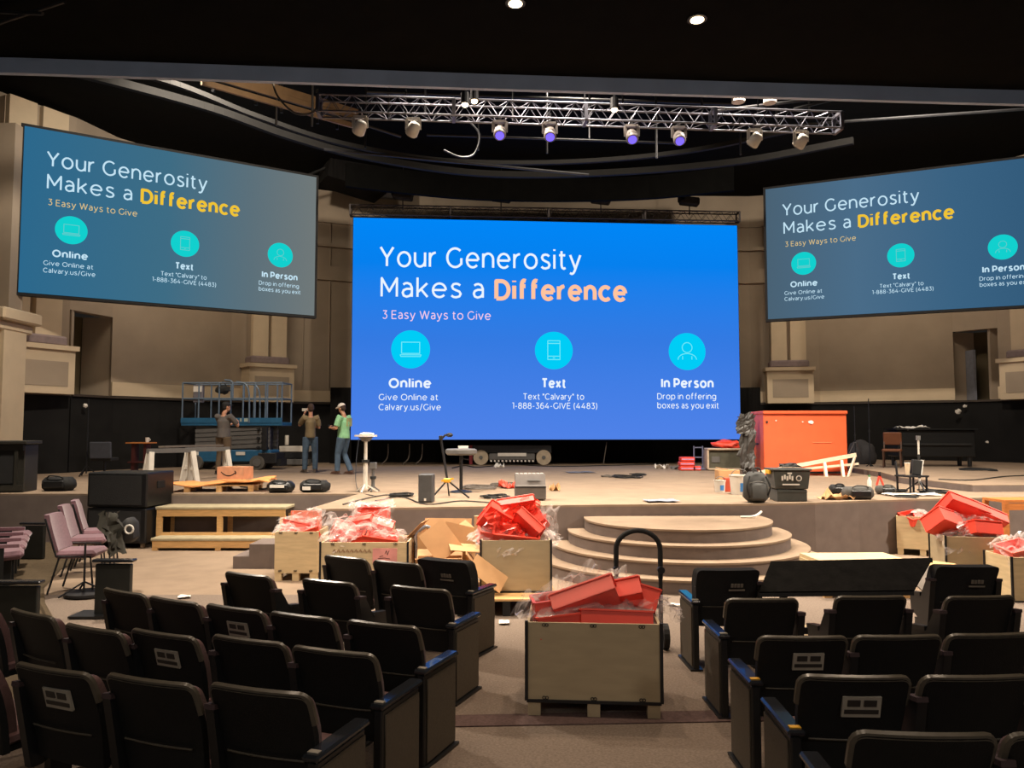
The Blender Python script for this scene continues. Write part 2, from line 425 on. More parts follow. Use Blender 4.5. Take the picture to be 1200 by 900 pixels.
struct(MB().box((1.5, 21, CZ+.1), (36, 24, .2)).build('ceiling', soffit_m))
# front soffit over the seats with its pale fascia
sof = [(-14, -3), (16, -3), (16, 10.75), (12, 10.55), (6, 10.2), (0, 9.8), (-6, 9.35), (-14, 8.9)]
struct(MB().prism(sof, 6.58, 6.95).build('ceiling_soffit', soffit_m))
fc = MB(); fp = [(16, 10.75), (12, 10.55), (6, 10.2), (0, 9.8), (-6, 9.35), (-14, 8.9)]
for a, b in zip(fp, fp[1:]): fc.bar((a[0], a[1]+.02, 6.485), (b[0], b[1]+.02, 6.485), .07, .2)
struct(fc.build('trim_fascia', lip_m))
# curved ring bulkheads in the roof void
def ring(pts, w, h, m, name='ceiling_ring'):
    b = MB()
    for p, q in zip(pts, pts[1:]): b.bar(p, q, w, h)
    return struct(b.build(name, m))
def smooth_pts(pts, n=8):
    out = []; P = [Vector(p) for p in pts]; P = [P[0]*2-P[1]]+P+[P[-1]*2-P[-2]]
    for i in range(1, len(P)-2):
        for k in range(n):
            t = k/n; a, b, c, d = P[i-1:i+3]
            out.append(.5*((2*b)+(c-a)*t+(2*a-5*b+4*c-d)*t*t+(3*b-a-3*c+d)*t**3))
    out.append(P[-2]); return out
grey_ring = mat('grey_bulkhead', (17, 16, 14), .9, var=.2)
ring(smooth_pts([at(*p, z=8.9) for p in ((60, 78), (150, 100), (250, 128), (340, 160), (430, 184), (560, 203), (700, 203), (860, 190), (1000, 165))]), .12, .16, grey_ring)
ring(smooth_pts([at(*p, z=8.7) for p in ((120, 76), (210, 100), (300, 136), (400, 168), (520, 188), (660, 190), (800, 178), (940, 150))]), .10, .10, grey_ring)
ring(smooth_pts([at(*p, z=9.3) for p in ((405, 205), (480, 214), (560, 221), (660, 223), (760, 220), (860, 210))]), .15, .7, soffit_m)
# stepped boxes at the ceiling edge: boxes hung below the roof left of the big screen
t = thing('ceiling_box', 'black angular ceiling box above the gap left of the big blue screen', 'ceiling box', at(415, 205, Y=24))
MB().box((0, 0, 0), (1.9, 1.2, 1.0), rot=(0, .15, .5)).build('box_body', drape, t)
MB().bar((-1.5, -.5, -.25), (0, -.6, .35), .06, .06).build('edge_pipe', grey_ring, t)
t = MB().box(at(455, 208, Y=25.4), (1.35, .2, 1.45), rot=(0, 0, .2)).build('wall_panel', mat('dim_grey_panel', (92, 90, 88), .8)); struct(t)

# lit catwalk boards, upper left
def beam_px(name, a, b, ya, yb, w, h, m): return MB().bar(at(*a, Y=ya), at(*b, Y=yb), w, h).build(name, m)
t = thing('catwalk', 'lit slatted catwalk edge rising behind the fascia at upper left', 'catwalk')
cw = mat('catwalk_board', (120, 100, 76), .6, var=.1)
for (dy, wv) in ((0, .14), (8, .10), (18, .10)):
    MB().bar(at(236, 78+dy, Y=12.6), at(424, 134+dy*.9, Y=15.4), .05, wv).build('board', cw, t)
for px in (250, 300, 330, 372, 395):
    y = 78+(px-236)*.30; MB().bar(at(px, y-14, Y=12.9+(px-236)*.0145), at(px, y+26, Y=12.9+(px-236)*.0145), .05, .05).build('post', steel_dk, t)
l = bpy.data.lights.new('catwalk_lamp', 'SPOT'); l.energy = 60; l.color = (1, .75, .5); l.spot_size = R(120); l.shadow_soft_size = .05
lo = bpy.data.objects.new('catwalk_lamp', l); COL.objects.link(lo); lo.location = at(330, 70, Y=12.2); lo.rotation_euler = (Vector(at(330, 118, Y=14))-lo.location).to_track_quat('-Z', 'Y').to_euler()
# pipes and rods in the void
rnd = random.Random(4); PN = list(range(9))
PIPES = ['long one crossing low behind the truss middle', 'long one right behind the top of the truss', 'short one just below the truss middle', 'rising to the right edge of the view', 'running right from the truss end', 'slanting behind the left truss end', 'slanting over the right truss end', 'slanting in the top left corner', 'level one in the top left corner']
for i in range(15):
    px = 330+i*44+rnd.uniform(-12, 12); Y = rnd.uniform(13.5, 16.5); y0 = 84; y1 = rnd.uniform(120, 190)
    q1 = at(px, y1, Y=Y); tag(MB().tube([(q1.x, Y, CZ), q1], .022, 6).build('drop_rod', steel_dk), 'thin dark drop rod in the roof void, %s from the left' % ('first second third fourth fifth sixth seventh eighth ninth tenth eleventh twelfth thirteenth fourteenth fifteenth'.split()[i]), 'rod', 'drop rods in the roof void')
for a, b, Y1, Y2, r in (((380, 175), (690, 205), 17, 17, .03), ((430, 108), (860, 122), 15, 16, .03), ((500, 158), (800, 168), 16, 16, .025), ((930, 128), (1200, 60), 14, 14, .03), ((880, 150), (1200, 128), 16, 15, .03), ((270, 96), (470, 160), 14, 15.5, .03), ((840, 130), (985, 112), 14, 14, .03), ((-10, 30), (75, 2), 8.2, 8, .02), ((0, 14), (50, 16), 8.2, 8, .02)):
    tag(MB().tube([at(*a, Y=Y1), at(*b, Y=Y2)], r, 6).build('pipe', steel_dk), 'thin dark pipe in the ceiling void, %s' % PIPES[PN.pop(0)], 'pipe')
tag(MB().tube(smooth_pts([at(*p, Y=12.4) for p in ((318, 88), (325, 112), (345, 132), (366, 132), (376, 118))], 6), .018, 6).build('hanging_cable', mat('grey_cable', (66, 62, 58), .6)), 'loop of grey cable hanging left of the lighting truss', 'cable')
tag(MB().tube(smooth_pts([at(*p, Y=13) for p in ((548, 140), (562, 158), (556, 180), (540, 184), (520, 176))], 6), .018, 6).build('hanging_cable', steel_dk), 'grey cable drooping under the middle of the lighting truss', 'cable')

# ------------------------------------------------------------ trusses
def truss(name, label, a, b, h, n, m, rr, grp=None):
    a = Vector(a); b = Vector(b); e = thing(name, label, 'truss', a)
    d = b-a; u = Vector((0, 0, 1)); s = d.cross(u).normalized()*h*.5; v = u*h*.5
    cs = [s+v, s-v, -s-v, -s+v]
    for c in cs: MB().tube([c, d+c], rr, 8).build('chord', m, e)
    lac = MB()
    for i in range(n):
        p = d*(i/n); q = d*((i+.5)/n); r_ = d*((i+1)/n)
        for c1, c2 in ((cs[0], cs[1]), (cs[3], cs[2]), (cs[0], cs[3]), (cs[1], cs[2])):
            lac.tube([p+c2, q+c1], rr*.38, 5, cap=False); lac.tube([q+c1, r_+c2], rr*.38, 5, cap=False)
    o = lac.build('lacing', m, e); o['kind'] = 'stuff'
    for k in (0, .25, .5, .75, 1):
        f = MB(); p = d*k
        for i in range(4): f.bar(p+cs[i], p+cs[(i+1) % 4], .05, .05)
        f.build('end_frame', m, e)
    return e
tl = at(374, 124, Y=11.6); tr = at(982, 144, Y=12.2)
TA, TB = tl, tr
truss('lighting_truss', 'silver box lighting truss hung across the hall above the big screen', tl, tr, .26, 24, mat('truss_alu', (112, 112, 122), .5, .8), .017)
for t_ in (.16, .5, .84):
    p = TA+(TB-TA)*t_
    tag(MB().tube([p+Vector((0, 0, .13)), p+Vector((0, 0, 3.1))], .012, 6).build('steel_cable', steel_dk), ['left', 'middle', 'right'][int(t_*3)]+' steel drop line holding up the silver truss', 'cable')
# fixtures
lens_p = emat('violet_lens', (112, 92, 255), 1.6)
lens_w = emat('warm_lamp', (255, 226, 180), 9)
fixw = mat('fixture_white', (190, 184, 172), .5); 
def moving_light(px, py, violet, label, grp):
    s = (px-374)/608; p = TA+(TB-TA)*s; e = thing('moving_light', label, 'stage light', (p.x, p.y, p.z-.13), 0, grp)
    fb = fixw if not violet else mat('fixture_grey', (120, 112, 108), .5)
    MB().bar((0, 0, -.02), (0, 0, .13), .04, .04).build('clamp', steel_dk, e)
    y = MB(); y.bar((-.1, 0, -.03), (.1, 0, -.03), .05, .04); y.bar((-.1, 0, -.03), (-.1, 0, -.2), .05, .02); y.bar((.1, 0, -.03), (.1, 0, -.2), .05, .02); y.build('yoke', fb, e)
    tilt = Matrix.Translation((0, 0, -.2)) @ Matrix.Rotation(R(-40 if violet else 35), 4, 'X') @ (Matrix.Rotation(0 if violet else R(28), 4, 'Y'))
    h = MB(tilt); h.lathe([(.05, .12), (.085, .09), (.095, 0), (.1, -.08), (.085, -.1)][::-1], 14); h.build('head', fb, e, smooth=True)
    l = MB(tilt); l.lathe([(.068, -.112), (.068, -.098)], 14); l.build('lens', lens_p if violet else mat('dull_lens', (120, 118, 112), .3), e)
for px, py, v, lb in ((420, 142, 0, 'white unlit moving light, leftmost on the silver truss'), (480, 145, 0, 'white unlit moving light, second from the left on the silver truss'),
    (579, 150, 1, 'violet-lit stage light, leftmost of the four violet ones'), (637, 152, 1, 'violet-lit stage light, second from the left of the four violet ones'),
    (733, 156, 1, 'violet-lit stage light, third from the left of the four violet ones'), (789, 158, 1, 'violet-lit stage light, rightmost of the four violet ones'),
    (880, 160, 0, 'white unlit moving light, second from the right end of the silver truss'), (936, 161, 0, 'white unlit moving light, rightmost on the silver truss')):
    moving_light(px, py, v, lb, 'stage lights on the silver truss')
def lamp(px, py, Y, label, power=30, r=.05, can=True, aim=(0, 0, -1)):
    p = at(px, py, Y=Y); e = thing('spotlight', label, 'spotlight', p, 0, 'small bright lamps overhead')
    MB().lathe([(r*1.25, .16), (r*1.3, .0), (r*1.2, -.01)][::-1], 12).build('can', steel_dk, e)
    MB().ball((0, 0, -.02), (r, r, r*.8), 10).build('bulb', lens_w, e, smooth=True)
    MB().bar((0, 0, .15), (0, 0, .42 if Y < 12 else CZ-p.z), .03, .03).build('hanger', steel_dk, e)
    if power:
        l = bpy.data.lights.new('bulb_light', 'POINT'); l.energy = power; l.color = (1, .8, .58); l.shadow_soft_size = .06
        o = bpy.data.objects.new('bulb_light', l); COL.objects.link(o); o.location = (p.x, p.y, p.z-.12)
lamp(545, 121, 11.2, 'bright warm bulb at the left of the pair on the truss', 3)
lamp(556, 117, 11.5, 'bright warm bulb at the right of the pair on the truss', 3)
lamp(720, 127, 11.5, 'single bright warm lamp on the right half of the truss', 3)
lamp(400, 87, 13.2, 'warm lamp glowing just under the fascia above the left truss end', 4, .06)
lamp(928, 110, 14.5, 'small white lamp above the right end of the truss', 5, .045)
for px, py, lb in ((865, 112, 'grey floodlight hanging left of the small white lamp'), (902, 113, 'grey tilted floodlight beside the small white lamp')):
    e = thing('floodlight', lb, 'floodlight', at(px, py, Y=13.5))
    MB().lathe([(.05, .1), (.11, .0), (.12, -.12)][::-1], 12).build('hood', fixw, e); MB().bar((0, 0, .08), (0, 0, CZ-e.location.z), .03, .03).build('bracket', steel_dk, e)
for px, py, lb in ((604, 3, 'recessed soffit downlight at the top edge of the view'), (817, 22, 'recessed soffit downlight right of the top centre')):
    p = at(px, py, z=6.57); e = thing('downlight', lb, 'downlight', p, 0, 'recessed soffit downlights')
    MB().lathe([(.11, -.012), (.11, .008)], 20).build('trim_ring', steel_dk, e); MB().lathe([(.075, -.02), (.075, -.013)], 18).build('lens', lens_w, e)

# screen header truss with hoists
sl = Vector(at(411, 255, Y=23.5)); sr = Vector(at(865, 263, Y=24.45))
truss('screen_truss', 'dark steel truss running along the top of the big blue screen', sl+Vector((0, 0, .22)), sr+Vector((0, .0, .22)), .3, 30, mat('dark_truss', (58, 52, 50), .5, .5), .022)
for px, lb in ((470, 'leftmost'), (583, 'second from left'), (700, 'third from left'), (806, 'rightmost')):
    s = (px-411)/454; p = sl+(sr-sl)*s+Vector((0, -.02, .72)); e = thing('chain_hoist', lb+' black chain hoist over the big blue screen', 'hoist', p, 0, 'chain hoists over the big screen')
    MB().box((0, 0, 0), (.62, .3, .26), rot=(0, .12, 0), bev=.04).build('motor', rubber, e); MB().box((-.25, 0, .12), (.2, .3, .3), bev=.04).build('chain_bag', drape, e)
    MB().tube([(0, 0, .1), (.02, 0, 3.0)], .014, 6).build('chain', steel_dk, e); MB().tube([(0, 0, -.1), (0, 0, -.45)], .02, 6).build('hook', steel_dk, e)

# ------------------------------------------------------------ lettering drawn with strokes
def arc(cx, cy, rx, ry, a0, a1, n=None):
    n = n or max(4, int(abs(a1-a0)/15)); return [(cx+rx*math.cos(R(a0+(a1-a0)*i/n)), cy+ry*math.sin(R(a0+(a1-a0)*i/n))) for i in range(n+1)]
def O_(cx, cy, rx, ry): return arc(cx, cy, rx, ry, 0, 360, 22)
XH = .75
GL = {
 'Y': (.8, [[(0, 1), (.4, .45)], [(.8, 1), (.4, .45), (.4, 0)]]),
 'o': (.76, [O_(.38, .375, .38, .375)]),
 'u': (.64, [[(0, .75)]+arc(.32, .32, .32, .32, 180, 360), [(.64, .75), (.64, 0)]]),
 'r': (.38, [[(0, .75), (0, 0)], arc(.37, .38, .37, .37, 180, 90)]),
 'G': (.94, [arc(.5, .5, .5, .5, 48, 318)+[(.9, .17), (.9, .48)]]),
 'e': (.75, [[(.02, .39), (.74, .39)], arc(.38, .375, .37, .375, 3, 318)]),
 'n': (.64, [[(0, .75), (0, 0)], arc(.32, .43, .32, .32, 180, 0)+[(.64, 0)]]),
 's': (.54, [[(.51, .66), (.40, .73), (.27, .75), (.12, .72), (.04, .6), (.1, .47), (.27, .39), (.46, .32), (.54, .19), (.46, .05), (.27, 0), (.12, .02), (.01, .1)]]),
 'i': (.0, [[(0, .75), (0, 0)], [(0, .96), (0, 1.04)]]),
 't': (.42, [[(.16, .95), (.16, .2), (.2, .06), (.3, .0), (.42, .05)], [(0, .73), (.4, .73)]]),
 'y': (.66, [[(0, .75), (.33, .02)], [(.66, .75), (.28, -.12), (.2, -.23), (.1, -.27), (-.02, -.22)]]),
 'M': (.86, [[(0, 0), (0, 1), (.43, .28), (.86, 1), (.86, 0)]]),
 'a': (.55, [[(.05, .66), (.15, .73), (.28, .75), (.45, .69), (.54, .5), (.54, 0)], [(.54, .43), (.25, .43), (.08, .36), (.02, .22), (.08, .06), (.24, 0), (.42, .05), (.54, .2)]]),
 'k': (.56, [[(0, 1.06), (0, 0)], [(.55, .75), (0, .24)], [(.2, .42), (.57, 0)]]),
 'D': (.86, [[(0, 0), (0, 1), (.36, 1)]+arc(.36, .5, .5, .5, 90, -90)+[(0, 0)]]),
 'f': (.42, [[(.14, 0), (.14, .82), (.18, .98), (.28, 1.06), (.42, 1.03)], [(0, .73), (.4, .73)]]),
 'c': (.66, [arc(.38, .375, .38, .375, 45, 315)]),
 '3': (.58, [[(.03, 1), (.54, 1), (.26, .6)]+arc(.27, .3, .31, .3, 80, -145)]),
 'E': (.62, [[(.62, 1), (0, 1), (0, 0), (.64, 0)], [(0, .52), (.56, .52)]]),
 'W': (1.3, [[(0, 1), (.33, 0), (.65, 1), (.97, 0), (1.3, 1)]]),
 'O': (1.04, [O_(.52, .5, .52, .5)]),
 'l': (.0, [[(0, 1.06), (0, 0)]]),
 'C': (.88, [arc(.5, .5, .5, .5, 45, 315)]),
 'v': (.66, [[(0, .75), (.33, 0), (.66, .75)]]),
 '.': (.0, [[(0, -.02), (0, .06)]]),
 '/': (.4, [[(0, -.12), (.4, 1.1)]]),
 'T': (.76, [[(0, 1), (.76, 1)], [(.38, 1), (.38, 0)]]),
 'x': (.6, [[(0, .75), (.6, 0)], [(.6, .75), (0, 0)]]),
 '"': (.18, [[(0, 1.02), (0, .72)], [(.18, 1.02), (.18, .72)]]),
 '1': (.26, [[(0, 1), (.26, 1), (.26, 0)]]),
 '-': (.32, [[(0, .38), (.32, .38)]]),
 '8': (.64, [O_(.32, .27, .32, .27), O_(.32, .77, .27, .23)]),
 '6': (.64, [O_(.33, .31, .31, .31), [(.58, .94), (.42, 1.0), (.22, .95), (.06, .72), (.02, .31)]]),
 '4': (.74, [[(.46, 1), (0, .26), (.74, .26)], [(.54, .55), (.54, 0)]]),
 'I': (.0, [[(0, 1), (0, 0)]]),
 'V': (.84, [[(0, 1), (.42, 0), (.84, 1)]]),
 '(': (.2, [arc(.42, .42, .4, .72, 122, 238)]),
 ')': (.2, [arc(-.22, .42, .4, .72, 58, -58)]),
 'P': (.68, [[(0, 0), (0, 1), (.36, 1)]+arc(.36, .68, .33, .32, 90, -90)+[(0, .36)]]),
 'p': (.74, [[(0, .75), (0, -.28)], O_(.37, .375, .37, .375)]),
 'd': (.74, [[(.74, 1.06), (.74, 0)], O_(.37, .375, .37, .375)]),
 'b': (.74, [[(0, 1.06), (0, 0)], O_(.37, .375, .37, .375)]),
 'g': (.74, [O_(.37, .4, .37, .35), [(.74, .75), (.74, 0), (.68, -.17), (.5, -.27), (.3, -.27), (.08, -.18)]]),
}
def strokes(mb, paths, w, f):
    for p in paths:
        for k, (a, b) in enumerate(zip(p, p[1:])):
            A = Vector(a); B = Vector(b); d = B-A
            if d.length < 1e-6: continue
            d.normalize(); n = Vector((-d.y, d.x))*w/2
            q = [A-n, B-n, B+n, A+n]; mb.add([f(x) for x in q], [(0, 1, 2, 3)])
            if k > 0:
                mb.add([f(A+Vector((w/2*math.cos(2*PI*i/8), w/2*math.sin(2*PI*i/8)))) for i in range(8)], [tuple(range(8))])
def text_paths(s, x0, x1, base, cap, lw, gap=.22, space=.42):
    x = 0; out = []; adv = []
    for c in s:
        if c == ' ': x += space; continue
        a, g = GL[c]; adv.append((x, g)); x += a+gap+lw*.75
    tot = x-gap-lw*.75; sx = (x1-x0-lw*cap)/tot
    for ox, g in adv:
        for p in g: out.append([(x0+lw*cap/2+(ox+q[0])*sx, base+q[1]*cap) for q in p])
    return out

def slide(root, w, h, cols, sc=1.):
    """slide content; coordinates of the photograph's big screen, 1143 x 650 units, mapped on w x h, front is -y"""
    kx = w/1143; kz = h/650
    def f(depth): return lambda p: ((p[0]-27)*kx-w/2, -depth, h/2-(p[1]-45)*kz)
    def put(name, mcol, items, d):
        mb = MB()
        for s, x0, x1, base, cap, lw in items:
            fn = f(d); ps = [[(x, -y) for x, y in p] for p in text_paths(s, x0, x1, -base, cap, lw)]
            strokes(mb, ps, lw*cap, fn)
        o = mb.build(name, mcol, root); o['kind'] = 'stuff'; return o
    put('heading', cols['white'], [('Your Generosity', 103, 695, 187, 56, .12), ('Makes a', 107, 407, 277, 54, .12)], .012)
    put('bold_heading', cols['gold'], [('Difference', 437, 832, 279, 52, .23)], .013)
    put('subheading', cols['sub'], [('3 Easy Ways to Give', 113, 427, 342, 23, .12)], .012)
    put('bold_caption', cols['white'], [('Online', 133, 255, 543, 24, .24), ('Text', 575, 648, 541, 24, .24), ('In Person', 931, 1090, 539, 24, .24)], .014)
    put('caption', cols['white'], [('Give Online at', 105, 275, 580, 16.5, .13), ('Calvary.us/Give', 105, 283, 609, 16.5, .13),
        ('Text "Calvary" to', 521, 701, 577, 16.5, .13), ('1-888-364-GIVE (4483)', 489, 740, 604, 16.5, .13),
        ('Drop in offering', 919, 1097, 575, 16.5, .13), ('boxes as you exit', 919, 1105, 602, 16.5, .13)], .012)
    for cx, nm in ((195, 'laptop'), (612, 'phone'), (1011, 'person')):
        c = MB(); fn = f(.010); c.add([fn((cx+56*math.cos(2*PI*i/48), 432+56*math.sin(2*PI*i/48))) for i in range(48)], [tuple(range(48))])
        disc = c.build('icon_disc', cols['cyan'], root)
        ic = MB(); fn = f(.015)
        if nm == 'laptop': ps = [[(cx-26, 444), (cx-26, 411), (cx+26, 411), (cx+26, 444), (cx-26, 444)], [(cx-30, 448), (cx+30, 448), (cx+28, 453), (cx-28, 453), (cx-30, 448)]]
        elif nm == 'phone': ps = [[(cx-18, 403), (cx+18, 403), (cx+18, 459), (cx-18, 459), (cx-18, 403)], [(cx-18, 411), (cx+18, 411)], [(cx-18, 449), (cx+18, 449)], [(cx-3, 454), (cx+3, 454)]]
        else: ps = [O_(cx, 420, 15, 15), [(cx-28, 456)]+[(x, y) for x, y in arc(cx, 456, 28, 18, 180, 360)], [(cx-14, 446), (cx-14, 456)], [(cx+14, 446), (cx+14, 456)]]
        strokes(ic, ps, 2.2, fn); o = ic.build('icon_outline', cols['icon'], disc)
def grad_mat(name, stops, axis='Z', rng=(-1, 1), extra=None):
    m = bpy.data.materials.new(name); m.use_nodes = True; N = m.node_tree.nodes; N.clear(); Lk = m.node_tree.links
    tc = N.new('ShaderNodeTexCoord'); sp = N.new('ShaderNodeSeparateXYZ'); Lk.new(tc.outputs['Object'], sp.inputs[0])
    mr = N.new('ShaderNodeMapRange'); mr.inputs[1].default_value = rng[0]; mr.inputs[2].default_value = rng[1]; Lk.new(sp.outputs[axis], mr.inputs[0])
    rp = N.new('ShaderNodeValToRGB'); Lk.new(mr.outputs[0], rp.inputs[0]); el = rp.color_ramp.elements
    while len(el) < len(stops): el.new(.5)
    for e_, (p, c) in zip(el, stops): e_.position = p; e_.color = lin(c)
    em = N.new('ShaderNodeEmission'); Lk.new(rp.outputs[0], em.inputs[0]); out = N.new('ShaderNodeOutputMaterial')
    Lk.new(em.outputs[0], out.inputs[0]); return m
def screen(name, label, tl_, tr_, bl_z, w, h, facem, cols, bez):
    c = (tl_+tr_)/2; d = (tr_-tl_); rz = math.atan2(d.y, d.x); zc = tl_.z-h/2
    e = thing(name, label, 'screen', (c.x, c.y, zc), rz)
    MB().box((0, .10, 0), (w+2*bez, .18, h+2*bez)).build('frame', rubber, e)
    MB().box((0, -.0, 0), (w, .016, h)).build('display', facem, e)
    slide(e, w, h, cols); return e
CW = 12.22; CH = 6.88
big = grad_mat('led_blue', [(0, (80, 130, 232)), (.45, (52, 122, 226)), (.8, (6, 128, 238)), (1, (0, 134, 246))], 'Z', (-CH/2, CH/2))
colc = dict(white=emat('led_white', (236, 246, 255), 1.0), gold=emat('led_peach', (255, 196, 158), 1.), sub=emat('led_pink', (246, 206, 232), 1.), cyan=emat('led_cyan', (0, 205, 246), 1.), icon=emat('led_icon', (120, 236, 246), 1.))
tlc = Vector(at(411, 255, Y=23.5)); trc = Vector(at(866.5, 262.5, Y=24.45)); trc.z = tlc.z
screen('led_screen', 'huge bright blue LED wall screen at the back of the stage', tlc, trc, 0, CW, CH, big, colc, .02)
colp = dict(white=emat('proj_white', (196, 228, 244), 1.), gold=emat('proj_gold', (240, 196, 52), 1.), sub=emat('proj_sand', (222, 196, 134), 1.), cyan=emat('proj_cyan', (18, 208, 206), 1.), icon=emat('proj_icon', (110, 200, 200), 1.))
pl_ = grad_mat('projection_left', [(0, (44, 104, 140)), (.45, (62, 108, 132)), (.75, (92, 112, 122)), (1, (112, 120, 120))], 'X', (-3.55, 3.55))  # grey right end paints spill light washing over the projected picture
pr_ = grad_mat('projection_right', [(0, (74, 98, 116)), (.35, (74, 108, 136)), (.7, (58, 98, 130)), (1, (50, 90, 122))], 'X', (-3.55, 3.55))
a = Vector(at(25.5, 147, Y=17.9)); b = Vector(at(373, 207, Y=21.7)); b.z = a.z
screen('projection_screen', 'grey-blue projection screen hanging on the left, angled inward', a, b, 0, 7.08, 4.0, pl_, colp, .07)
a = Vector(at(897, 222, Y=23.1)); dr = Vector((6.0, -2.65, 0)).normalized()
screen('projection_screen', 'grey-blue projection screen hanging on the right, cut by the frame', a, a+dr*7.1, 0, 7.1, 4.0, pr_, colp, .07)
# black drapes masking the foot and left side of the big screen
struct(MB().box((1.15, 26.2, 1.5), (13.5, .1, 1.3)).build('wall_masking', drape))
for px, rz in ((400, .1), (878, -.1)):
    p = at(px, 470, Y=25.5); struct(MB().box((p.x, p.y, 2.1), (.7, .15, 2.5), rot=(0, 0, rz)).build('wall_masking', drape))

# ------------------------------------------------------------ people
def remesh(o, vox, m=None):
    r = o.modifiers.new('fuse', 'REMESH'); r.mode = 'VOXEL'; r.voxel_size = vox; r.use_smooth_shade = True
    s = o.modifiers.new('soften', 'SMOOTH'); s.iterations = 3; s.factor = .5
    return o
def lerp(a, b, t): return Vector(a)+(Vector(b)-Vector(a))*t
def person(label, loc, rz, J, shirt, trousers, shoes, hair, cap=None, headturn=0., tilt=0., item=None, build=1.):
    """J: joints in body space, facing +y. z from the ground"""
    e = thing('person', label, 'person', loc, rz)
    B = MB(); k = build
    hip = Vector(J['hip']); ch = Vector(J['chest']); nk = Vector(J['neck']); hd = Vector(J['head'])
    B.tube([hip+Vector((0, 0, -.06)), hip+Vector((0, 0, .06)), lerp(hip, ch, .45), ch, lerp(ch, nk, .7)], [.125*k, .14*k, .125*k, .145*k, .09], 12, flat=.8)
    B.tube([ch+Vector((0, 0, .08)), nk, hd+Vector((0, 0, -.06))], [.07, .056, .052], 10)
    HM = Matrix.Translation(hd) @ Matrix.Rotation(headturn, 4, 'Z') @ Matrix.Rotation(tilt, 4, 'X')
    h = MB(HM); h.ball((0, -.01, .02), (.076, .095, .105), 14); h.ball((0, .025, -.05), (.056, .066, .062), 12)
    h.ball((0, .092, -.02), (.013, .02, .022), 8); h.ball((0, .078, .02), (.055, .02, .014), 8); h.ball((0, .084, -.062), (.024, .012, .008), 8)
    for s in (-1, 1): h.ball((s*.077, -.01, -.01), (.012, .02, .032), 8)
    B.v += []; n = len(B.v); B.v += h.v; B.f += [tuple(i+n for i in f) for f in h.f]
    hands = {}
    for s, sd in ((-1, 'L'), (1, 'R')):
        sh = Vector(J['sh'+sd]); el = Vector(J['el'+sd]); wr = Vector(J['wr'+sd])
        B.tube([lerp(ch, sh, .3)+Vector((0, 0, .03)), sh, lerp(sh, el, .4), el, lerp(el, wr, .3), wr], [.06, .062, .05, .04, .042, .027], 10)
        d = (wr-el).normalized(); inn = Vector((-s, 0, 0)); inn = (inn-d*inn.dot(d)).normalized(); side = d.cross(inn)
        palm = wr+d*.05
        B.tube([wr-d*.01, wr+d*.04, wr+d*.095], [.026, .036, .034], 8, flat=.6)
        for q in range(4):
            ln = (.075, .085, .08, .062)[q]; o0 = palm+d*.04+side*(q-1.5)*.019
            B.tube([o0, o0+d*ln*.5+inn*.01, o0+d*ln*.75+inn*.035], [.010, .0095, .008], 6)
        B.tube([wr+d*.02+side*-.03, wr+d*.055-side*.052+inn*.01, wr+d*.085-side*.052+inn*.02], [.013, .011, .009], 6)
        hands[sd] = palm+d*.04
        hp = hip+Vector((s*.085, 0, -.04)); kn = Vector(J['kn'+sd]); an = Vector(J['an'+sd])
        B.tube([hp, lerp(hp, kn, .35), kn, lerp(kn, an, .3), an], [.095*k, .085*k, .056, .058, .038], 12)
    remesh(B.build('body', skin_m, e), .009)
    # shirt
    S = MB()
    S.tube([hip+Vector((0, 0, -.05)), lerp(hip, ch, .1), lerp(hip, ch, .5), ch, lerp(ch, nk, .65)], [.168*k, .165*k, .152*k, .17*k, .095], 14, flat=.82)
    for sd in 'LR':
        sh = Vector(J['sh'+sd]); el = Vector(J['el'+sd])
        S.tube([lerp(ch, sh, .2)+Vector((0, 0, .04)), sh, lerp(sh, el, .35), lerp(sh, el, .78)], [.075, .078, .074, .072], 12)
    remesh(S.build('shirt', shirt, e), .012)
    T = MB()
    T.tube([hip+Vector((0, 0, .07)), hip+Vector((0, 0, -.07))], [.148*k, .155*k], 12, flat=.85)
    for s, sd in ((-1, 'L'), (1, 'R')):
        hp = hip+Vector((s*.085, 0, -.04)); kn = Vector(J['kn'+sd]); an = Vector(J['an'+sd])
        T.tube([hp, lerp(hp, kn, .35), kn, lerp(kn, an, .5), an+Vector((0, 0, -.02))], [.112*k, .10*k, .076, .072, .066], 12)
    remesh(T.build('trousers', trousers, e), .012)
    for s, sd in ((-1, 'L'), (1, 'R')):
        an = Vector(J['an'+sd]); F = MB(); a = J.get('toe'+sd, 0.)
        dv = Vector((math.sin(a), math.cos(a), 0))
        F.tube([an-dv*.055+Vector((0, 0, -.04)), an+Vector((0, 0, -.035)), an+dv*.11+Vector((0, 0, -.05)), an+dv*.18+Vector((0, 0, -.055))], [.042, .05, .045, .026], 10, flat=.8)
        F.box(an+dv*.06+Vector((0, 0, -.082)), (.085, .27, .022), rot=(0, 0, -a))
        F.build('shoe', shoes, e, smooth=True)
    if hair:
        H = MB(HM); H.ball((0, -.022, .035), (.083, .096, .098), 14); H.ball((0, -.05, -.015), (.074, .062, .07), 12); o = H.build('hair', hair, e, smooth=True)
    if cap:
        C = MB(HM); C.ball((0, -.012, .06), (.089, .106, .078), 16); C.prism([(.075*math.cos(t), .06+.11*math.sin(t)) for t in [PI*i/10 for i in range(11)]], .05, .062)
        C.build('cap', cap, e, smooth=True)
    return e, hands
